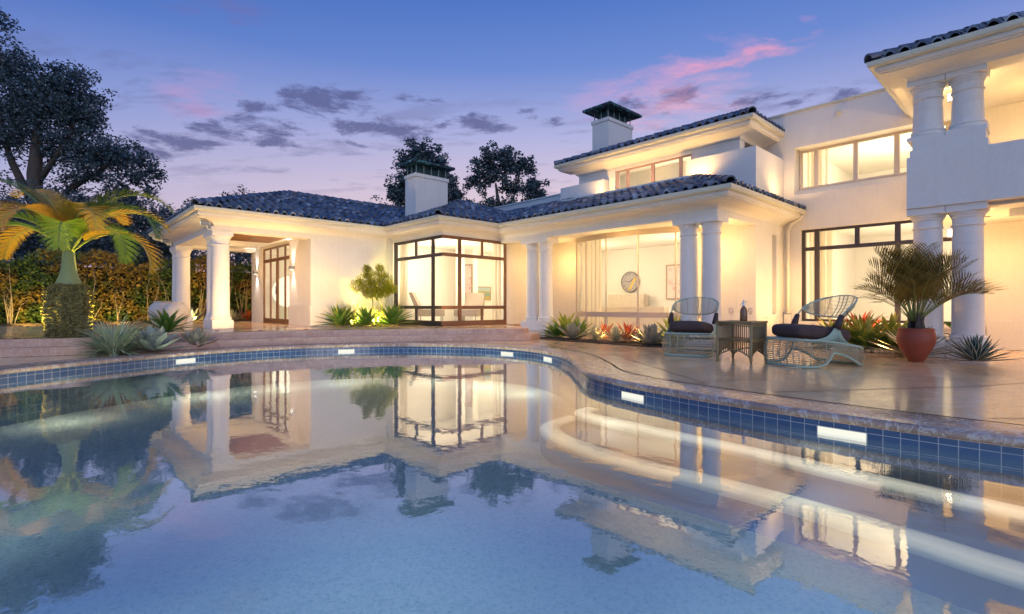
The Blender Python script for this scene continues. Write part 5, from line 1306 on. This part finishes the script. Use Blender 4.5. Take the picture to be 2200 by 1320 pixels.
# side table
tb = thing('rattan_table', (7.74, 3.25, 0.001), 'small rattan side table with arched base between the two wicker chairs', 'table')
a_, b_ = 0.265, 0.245; H_ = 0.60
mb = MB()
for x, y in ((a_, b_), (a_, -b_), (-a_, b_), (-a_, -b_)): mb.tube([(x, y, 0), (x * 1.0, y * 1.0, .03), (x, y, H_ - .02)], [.013, .020, .020], 9)
mb.build('leg', 'rattan_olive', tb, smooth=True)
mb = MB()
for z, r in ((H_ - .04, .013), (H_ - .065, .010), (.335, .013), (.31, .010)):
    mb.tube([(a_, b_, z), (a_, -b_, z), (-a_, -b_, z), (-a_, b_, z)], r, 7, closed=True)
mb.build('rail', 'rattan_olive', tb, smooth=True)
mb = MB()
def arch(t): return 0.06 + 0.125 * sin(pi * t) ** 0.7
for side in range(4):
    pts = []
    for k in range(17):
        t = k / 16; s = -1 + 2 * t
        x, y = {0: (s * a_, -b_), 1: (a_, s * b_), 2: (s * a_, b_), 3: (-a_, s * b_)}[side]; pts.append((x, y, arch(t)))
        if 0 < k < 16: mb.tube([(x, y, arch(t)), (x, y, H_ - .04)], .0066, 6)
    mb.tube(pts, .011, 6)
mb.build('spindles', 'rattan_brown', tb, smooth=True)
mb = MB(); mb.box(-a_ - .012, a_ + .012, -b_ - .012, b_ + .012, H_ - .03, H_ - .004)
for k in range(34):
    y = -b_ - .005 + (2 * b_ + .01) * k / 33; mb.tube([(-a_ - .018, y, H_ - .003), (a_ + .018, y, H_ - .003)], .0062, 5)
mb.tube([(a_ + .015, b_ + .015, H_ - .012), (a_ + .015, -b_ - .015, H_ - .012), (-a_ - .015, -b_ - .015, H_ - .012), (-a_ - .015, b_ + .015, H_ - .012)], .017, 8, closed=True)
mb.build('top', 'rattan_olive', tb, smooth=True, angle=40)
mb = MB(); mb.box(-a_ + .01, a_ - .01, -b_ + .01, b_ - .01, .318, .328); mb.build('shelf', 'rattan_brown', tb)
TZ = H_ + 0.0045
bt = thing('siphon_bottle', (7.77, 3.23, TZ), 'brown glass soda siphon bottle with chrome head on the rattan table', 'bottle')
mb = MB(); mb.lathe([(.045, 0), (.052, .006), (.053, .02), (.053, .145), (.050, .165), (.040, .190), (.026, .208), (.019, .218), (.018, .228)], 0, 0, 28); mb.build('body', 'brown_glass', bt, smooth=True, angle=50)
mb = MB(); mb.lathe([(.021, .226), (.023, .24), (.016, .252), (.014, .275), (.018, .285), (.016, .305), (.007, .315)], 0, 0, 16)
mb.tube([(0, 0, .268), (-.025, .022, .262), (-.04, .035, .235)], .006, 6); mb.tube([(0, 0, .30), (.02, -.018, .303), (.04, -.034, .285)], .006, 6); mb.build('head', 'chrome', bt, smooth=True, angle=50)
for (x, y, lb) in [(7.63, 3.36, 'left empty wine glass on the rattan table'), (7.76, 3.13, 'wine glass in front of the brown siphon bottle')]:
    mb = MB(); mb.lathe([(.030, 0), (.030, .002), (.004, .006), (.0035, .085), (.008, .092), (.026, .115), (.033, .14), (.031, .175), (.026, .20), (.0245, .20), (.029, .175), (.031, .14), (.024, .118), (.003, .096)], 0, 0, 24)
    tag(mb.build('wine_glass', 'clear_glass', None, True, (x, y, TZ)), lb, 'wine glass', 'wine glasses on the rattan table')

# ---- things seen through the windows
ck = thing('wall_clock', (14.36, 9.66, 1.60), 'round wall clock with gold pendulum band behind the bow window', 'clock')
R0 = 0.33
def discx(mb, r, x0, x1, cy_=0, cz=0, seg=40):
    b = len(mb.v)
    for x in (x0, x1): mb.v += [(x, cy_ + r * cos(2 * pi * q / seg), cz + r * sin(2 * pi * q / seg)) for q in range(seg)]
    mb.face([b + q for q in range(seg)]); mb.face([b + seg + q for q in range(seg)][::-1])
    for q in range(seg): q2 = (q + 1) % seg; mb.face((b + q, b + seg + q, b + seg + q2, b + q2))
mb = MB(); discx(mb, R0, -0.03, 0.03); mb.build('face', 'clock_face', ck)
mb = MB(); mb.tube([(-0.035, R0 * cos(2 * pi * q / 40), R0 * sin(2 * pi * q / 40)) for q in range(40)], 0.014, 6, closed=True); mb.build('rim', 'clock_ink', ck, smooth=True)
def barx(mb, y0, z0, y1, z1, w_, x0=-0.045, x1=-0.035):
    d = Vector((y1 - y0, z1 - z0)); nn = Vector((-d.y, d.x)).normalized() * w_ / 2; b = len(mb.v)
    for x in (x0, x1):
        for (y, z) in ((y0, z0), (y1, z1)):
            for s in (1, -1): mb.v.append((x, y + nn.x * s, z + nn.y * s))
    for q in ((0, 1, 3, 2), (4, 6, 7, 5), (0, 2, 6, 4), (1, 5, 7, 3), (0, 4, 5, 1), (2, 3, 7, 6)): mb.face([b + k for k in q])
mb = MB(); barx(mb, 0, 0, .20, .035, .016); barx(mb, 0, 0, -.13, .11, .022); mb.build('hands', 'clock_ink', ck)
mb = MB(); barx(mb, .03, -.27, -.22, .14, .085, -.034, -.030); mb.build('pendulum_band', 'gold', ck)
mb = MB()
NUM = ['XII', 'I', 'II', 'III', 'IIII', 'V', 'VI', 'VII', 'VIII', 'IX', 'X', 'XI']
for h in range(12):
    a = pi / 2 - h * pi / 6; rc = .255; cyy, czz = -rc * cos(a), rc * sin(a)     # seen from -X the picture right is -Y
    rad = Vector((-cos(a), sin(a))); tan = Vector((-sin(a), -cos(a))); s = NUM[h]; W_ = .022 * len(s)
    for i_, ch in enumerate(s):
        o_ = (i_ - (len(s) - 1) / 2) * .022; c_ = Vector((cyy, czz)) + tan * o_
        if ch == 'I': p, q = c_ - rad * .028, c_ + rad * .028; barx(mb, p.x, p.y, q.x, q.y, .007, -.036, -.0305)
        elif ch == 'V':
            for s2 in (-1, 1): p, q = c_ - rad * .028, c_ + rad * .028 + tan * .011 * s2; barx(mb, p.x, p.y, q.x, q.y, .006, -.036, -.0305)
        else:
            for s2 in (-1, 1): p, q = c_ - rad * .028 - tan * .01 * s2, c_ + rad * .028 + tan * .01 * s2; barx(mb, p.x, p.y, q.x, q.y, .006, -.036, -.0305)
mb.build('numerals', 'clock_ink', ck)
fp = thing('fireplace', (14.15, 9.65, 0.012), 'pale stone fireplace block below the wall clock', 'fireplace')
mb = MB(); wall_cells(mb, 'X', -.14, .10, -.72, .66, 0, 1.17, [(-.45, .40, .52, .72)]); mb.build('surround', 'travertine', fp); mb = MB(); mb.box(.101, .14, -.45, .40, .52, .72); mb.build('firebox', 'wrap_dark', fp)
mb = MB(); mb.box(-.40, -.145, -.62, .30, .70, .735); mb.build('mantel_shelf', 'travertine', fp)
sf = thing('sofa', (12.55, 8.3, 0.012), 'cream sofa standing behind the bow window glass', 'sofa')
mb = MB(); mb.box(-.3, .5, -1.1, 1.1, .12, .42); mb.build('seat', 'sofa_cloth', sf); mb = MB(); mb.box(-.3, -.08, -1.1, 1.1, .421, .78); mb.build('backrest', 'sofa_cloth', sf)
for s in (-1, 1): mb = MB(); mb.box(-.08, .5, s * 1.0 - .1, s * 1.0 + .1, .421, .62); mb.build('armrest', 'sofa_cloth', sf)
def picture(loc, w_, h, ax, pm, fm, label):
    t = thing('framed_picture', loc, label, 'picture', None, 0 if ax == 'Y' else radians(-90))
    mb = MB(); mb.box(-w_ / 2, w_ / 2, -.02, .0, -h / 2, h / 2); mb.build('canvas', pm, t)
    mb = MB(); f = .035
    for b in ((-w_ / 2 - f, w_ / 2 + f, -.035, .0, h / 2, h / 2 + f), (-w_ / 2 - f, w_ / 2 + f, -.035, .0, -h / 2 - f, -h / 2), (-w_ / 2 - f, -w_ / 2, -.034, .0, -h / 2, h / 2), (w_ / 2, w_ / 2 + f, -.034, .0, -h / 2, h / 2)): mb.box(*b)
    mb.build('frame', fm, t); return t
picture((11.58, 13.97, 1.25), 0.70, 0.42, 'Y', 'painting_landscape', 'frame_bronze', 'small landscape painting on the room wall behind the bay window')
picture((10.545, 13.58, 1.58), 0.66, 1.15, 'X', 'painting_pink', 'frame_wood', 'tall framed print with pink blossom seen through the bay window')
picture((14.39, 8.05, 1.55), 0.55, 1.0, 'X', 'painting_pink', 'frame_bronze', 'pale framed print beside the columns behind the bow window')
def armchair(loc, rz, label):
    t = thing('armchair', loc, label, 'armchair', 'armchairs in the bay room', rz)
    mb = MB(); mb.prism([(-.4, -.35), (.4, -.35), (.4, .35), (-.4, .35)], .22, .42); mb.build('seat', 'upholstery', t)
    mb = MB(); b = len(mb.v)
    mb.v += [(-.4, -.36, .40), (-.4, .36, .40), (-.26, .36, .42), (-.26, -.36, .42), (-.62, -.33, .92), (-.62, .33, .92), (-.52, .33, .94), (-.52, -.33, .94)]
    for q in ((0, 1, 2, 3), (7, 6, 5, 4), (0, 4, 5, 1), (1, 5, 6, 2), (2, 6, 7, 3), (3, 7, 4, 0)): mb.face([b + k for k in q])
    mb.build('backrest', 'upholstery', t)
    for x in (-.34, .34):
        for y in (-.3, .3): mb = MB(); mb.tube([(x, y, 0), (x, y, .22)], .02, 6); mb.build('leg', 'steel_grey', t)
armchair((9.6, 12.2, .281), radians(215), 'taupe armchair behind the middle of the front bay window')
armchair((8.75, 13.0, .281), radians(-40), 'taupe armchair behind the left side pane of the bay window')
gb = thing('globe_lamp', (6.2, 17.6, 0.281), 'large round glowing lamp behind the pavilion glass doors', 'lamp')
mb = MB(); mb.lathe([(0.52 * sin(pi * k / 18) + 0.001, 1.0 - 0.52 * cos(pi * k / 18)) for k in range(19)], 0, 0, 32); mb.build('globe', 'globe', gb, smooth=True)
mb = MB(); mb.lathe([(.2, 0), (.2, .03), (.02, .04), (.02, .50)], 0, 0, 16); mb.build('stand', 'steel_grey', gb)

def curtain(x, y, L, az, z0, z1, label):
    mb = MB(); N_ = 60; dx, dy = cos(az), sin(az)
    for k in range(N_ + 1):
        t = k / N_; o = 0.045 * sin(t * L * 42) + 0.012 * sin(t * 31)
        for z, w_ in ((z0, 1.15), (z1, 0.9)): mb.v.append((dx * L * t - dy * o * w_, dy * L * t + dx * o * w_, z - z0))
    for k in range(N_): mb.face((2 * k, 2 * k + 2, 2 * k + 3, 2 * k + 1))
    tag(mb.build('curtain', 'curtain_cloth', None, True, (x, y, z0)), label, 'curtain', 'cream curtains behind the windows')
curtain(11.42, 9.30, 0.75, radians(-97), 0.02, 2.66, 'cream curtain gathered at the left end of the bow window')
curtain(11.45, 6.15, 0.55, radians(-75), 0.02, 2.66, 'cream curtain at the right end of the bow window behind the columns')
curtain(9.62, 11.12, 0.34, radians(0), 0.285, 2.66, 'cream curtain at the right end of the bay window')
curtain(7.92, 12.95, 0.42, radians(90), 0.285, 2.66, 'cream curtain at the left end of the bay window')
curtain(13.95, 4.2, 0.5, radians(-90), 0.03, 2.8, 'cream curtain at the left of the big facade window')
curtain(13.95, 4.25, 0.45, radians(-90), 3.22, 4.8, 'cream curtain at the left of the upper facade window')
# ================================================================== LAMPS
WARM = (1.0, 0.58, 0.18); WARM2 = (1.0, 0.60, 0.23); YEL = (1.0, 0.72, 0.16)
def sconce(x, y, z, label):
    t = thing('wall_lamp', (x, y, z), label, 'wall lamp', 'up and down wall lamps of the pavilion')
    mb = MB(); mb.box(-.11, -.002, -.075, .075, -.05, .05); mb.build('body', 'steel_grey', t)
    for s in (-1, 1):
        mb = MB(); mb.box(-.095, -.02, -.06, .06, s * .051 - .0015, s * .051 + .0015); mb.build('lens', 'lamp_white', t)
        lamp('sconce_light', 'SPOT', (x - .06, y, z + s * .07), 16, (1.0, 0.93, 0.82), .02, (x - .045, y, z + s * 1.0), 70, 0.8)
sconce(5.368, 14.90, 1.90, 'box shaped wall lamp on the pavilion pier right of the doors')
sconce(5.418, 18.35, 1.92, 'box shaped wall lamp on the pilaster left of the doors')
def flood(x, y, z, label):
    t = thing('floodlight', (x, y, z), label, 'floodlight', 'floodlights under the pavilion eaves', radians(-15))
    mb = MB(); mb.tube([(0, 0, 0), (-.17, -.02, .0)], [.05, .058], 14); mb.build('housing', 'steel_grey', t, smooth=True, angle=40)
    mb = MB(); mb.tube([(-.1705, -.02, .0), (-.176, -.02, .0)], .05, 14); mb.build('lens', 'pool_lens', t)
    mb = MB(); mb.tube([(-.05, 0, -.05), (-.03, 0.02, -.13), (.07, 0.03, -.13)], .015, 6); mb.box(.05, .085, -.05, .07, -.19, -.07); mb.build('bracket', 'trim', t)
flood(2.97, 13.62, 2.76, 'grey floodlight on the near corner of the pavilion beam')
flood(2.97, 18.6, 2.80, 'floodlight on the far corner of the pavilion beam')
def spotfix(x, y, z, label, tgt, power, color, angle=110, group='small garden spotlights', size=.05):  # also serves added fill spots washing walls, their flush fittings invented
    t = thing('garden_or_fill_spot', (x, y, z), label, 'spotlight', group)
    d = (Vector(tgt) - Vector((x, y, z))).normalized()
    p = Vector((0, 0, .02)); mb = MB(); mb.lathe([(.030, .0005), (.045, .0005), (.045, .008), (.034, .012), (.030, .008)], 0, 0, 16); mb.build('housing', 'dark_frame', t)
    mb = MB(); mb.lathe([(.029, .002), (.029, .006)], 0, 0, 14); mb.build('lens', 'lamp_white', t)
    lamp('spot_light', 'SPOT', Vector((x, y, z)) + p + d * .05, power, color, size, tgt, angle, 0.9)
spotfix(6.22, 12.98, PZ, 'uplight hidden among the green agaves under the small tree', (6.6, 13.4, 1.5), 190, (1.0, 0.80, 0.20), 140)
spotfix(6.80, 12.80, PZ, 'uplight at the foot of the small yellow tree', (6.86, 12.99, 1.3), 130, (1.0, 0.80, 0.14), 120)
spotfix(7.0, 12.85, PZ, 'uplight hidden behind the agave nearest the bay', (6.85, 13.2, 1.6), 130, (1.0, 0.80, 0.20), 130)
spotfix(4.6, 11.95, PZ, 'added fill spot on the terrace edge aimed at the pavilion wall', (5.2, 13.65, 2.0), 78, WARM2, 140)
spotfix(10.62, 2.1, 0.02, 'added fill spot behind the red pot lighting the potted palm', (9.7, 1.5, 1.3), 34, WARM, 120)
spotfix(3.6, 12.0, PZ, 'added fill spot on the terrace edge before the near pavilion columns', (3.3, 14.0, 2.2), 60, WARM2, 130)
spotfix(2.9, 12.6, PZ, 'added fill spot in the plants left of the pavilion columns', (3.0, 14.2, 2.9), 42, WARM, 140)
spotfix(1.22, 12.25, PZ, 'spotlight beside the grey agave aimed at the bottle palm', (0.42, 11.9, 1.75), 190, (1.0, 0.70, 0.10), 120)
spotfix(-0.25, 11.98, PZ, 'spotlight at the platform edge left of the bottle palm', (0.3, 11.9, 1.5), 60, (1.0, 0.74, 0.16), 120)
for x, lb in ((-4.6, 'first'), (-2.4, 'second'), (-0.3, 'third'), (1.7, 'fourth'), (3.6, 'fifth'), (6.2, 'sixth')):
    spotfix(x, 19.0, PZ, lb + ' hedge spotlight counted from the left', (x + .4, 20.0, 1.0), 36, (1.0, 0.74, 0.20), 140)
spotfix(7.25, 10.5, PZ, 'added fill spot on the terrace before the bay window', (8.3, 11.2, 2.9), 30, WARM, 140)
spotfix(9.2, 8.9, 0.0, 'added fill spot at the left end of the bow window bed', (10.0, 9.0, 2.6), 26, WARM, 130)
spotfix(9.1, 6.05, 0.0, 'added fill spot among the cream agaves of the bow window bed', (9.7, 6.2, 2.9), 12, WARM, 150)
spotfix(9.35, 7.0, 0.02, 'added fill spot between the two cream agaves', (9.9, 7.1, 2.9), 10, WARM, 150)
spotfix(11.4, 3.25, 0.02, 'added fill spot left of the bromeliads below the facade', (12.2, 4.3, 2.7), 50, WARM, 150)
spotfix(12.5, 2.55, 0.02, 'added fill spot close to the facade behind the bromeliads', (13.2, 2.7, 3.4), 95, WARM2, 150)
spotfix(12.3, 3.7, 0.02, 'added fill spot at the foot of the downpipe', (12.9, 4.3, 3.0), 30, WARM, 140)
def downlight(x, y, z, label, power, color, size=.10):
    t = thing('ceiling_lamp', (x, y, z), label, 'ceiling lamp', 'round recessed ceiling lamps')
    mb = MB(); mb.lathe([(.07, -.012), (.08, -.012), (.08, -.001), (.07, -.001)], 0, 0, 20); mb.build('ring', 'steel_grey', t)
    mb = MB(); mb.lathe([(.066, -.010), (.066, -.003)], 0, 0, 20); mb.build('lens', 'lamp_warm', t)
    lamp('ceiling_light', 'SPOT', (x, y, z - .03), power * 0.7, color, size, (x, y, z - 1), 165, 0.5); lamp('ceiling_light', 'POINT', (x, y, z - .6), power * 0.35, color, 0.15)  # the point lamp is an added bare fill hung below the fitting
downlight(10.9, 5.6, 2.70, 'recessed lamp of the loggia ceiling near the corner columns', 30, WARM)
downlight(10.5, 7.4, 2.70, 'recessed lamp in the middle of the loggia ceiling', 28, WARM)
downlight(10.9, 9.9, 2.70, 'recessed lamp of the loggia ceiling near the bay', 26, WARM)
downlight(4.4, 15.2, 2.69, 'recessed lamp in the pavilion ceiling close to the pier', 16, WARM2)
downlight(4.3, 17.5, 2.715, 'recessed lamp in the pavilion ceiling by the doors', 20, WARM2)
downlight(12.2, 0.9, 2.397, 'recessed lamp under the balcony of the portico', 30, WARM)
downlight(12.2, -1.2, 2.397, 'recessed lamp under the balcony near the right edge', 30, WARM)
downlight(12.3, 0.2, 4.597, 'recessed lamp in the upper portico ceiling', 22, WARM)
downlight(12.2, -2.2, 4.597, 'recessed lamp in the upper portico ceiling at right', 18, WARM)
def collamp(x, y, z, label, power):
    t = thing('column_lamp', (x, y, z), label, 'wall lamp', 'lamps fixed between the paired columns')
    mb = MB(); mb.tube([(0, 0, -.06), (0, 0, .06)], .028, 10); mb.build('body', 'lamp_warm', t, smooth=True)
    mb = MB(); mb.tube([(0, 0, .06), (0, 0, .075)], .033, 10); mb.tube([(0, 0, -.075), (0, 0, -.06)], .033, 10); mb.build('cap', 'steel_grey', t)
    lamp('column_light', 'POINT', (x + .06, y, z), power, WARM2, .03)
collamp(10.24, 5.045, 2.30, 'lamp between the paired columns of the loggia corner', 9)
collamp(11.2, 1.25, 4.32, 'lamp between the upper portico columns', 14)
collamp(11.2, 1.25, 2.05, 'lamp between the lower portico columns', 10)
lamp('uplight_glow', 'POINT', (6.42, 13.05, PZ + .22), 9, (1.0, 0.82, 0.22), .05)
lamp('uplight_glow', 'POINT', (6.95, 12.78, PZ + .24), 7, (1.0, 0.82, 0.18), .05)
# added fill spots on the flat roof wash the soffit of the middle storey
for y in (5.9, 7.4, 8.6):
    spotfix(11.30, y, 3.745, {5.9: 'added roof fill spot behind the right hip', 7.4: 'added roof fill spot below the middle storey window', 8.6: 'added roof fill spot near the left parapet'}[y], (11.75, y, 5.0), 22, WARM, 150, 'added roof fill spots')
spotfix(12.6, 4.25, 3.16, 'added fill spot on the side eave lighting the upper facade corner', (13.1, 4.2, 5.0), 22, WARM2, 150, 'added roof fill spots')
# lights inside the rooms
for nm, loc, pw, sz in [('sitting_room_light', (8.5, 12.75, 1.9), 26, .3), ('sitting_room_light', (9.2, 11.9, 1.8), 20, .3), ('sitting_room_light', (11.4, 12.4, 1.9), 20, .3), ('living_room_light', (12.6, 7.0, 1.7), 26, .3), ('living_room_light', (12.6, 9.8, 1.7), 22, .3),
                        ('dining_room_light', (15.2, 2.2, 1.6), 50, .4), ('dining_room_light', (15.5, -0.8, 1.6), 40, .4), ('bedroom_light', (15.4, 2.6, 4.0), 50, .4), ('bedroom_light', (15.4, -0.2, 4.0), 36, .4),
                        ('gallery_light', (13.6, 7.4, 4.1), 50, .3), ('guest_room_light', (6.6, 15.9, 1.6), 34, .25), ('sitting_room_light', (8.3, 11.9, 2.1), 12, .2)]:
    lamp(nm, 'POINT', loc, pw, (1.0, 0.83, 0.57), sz)
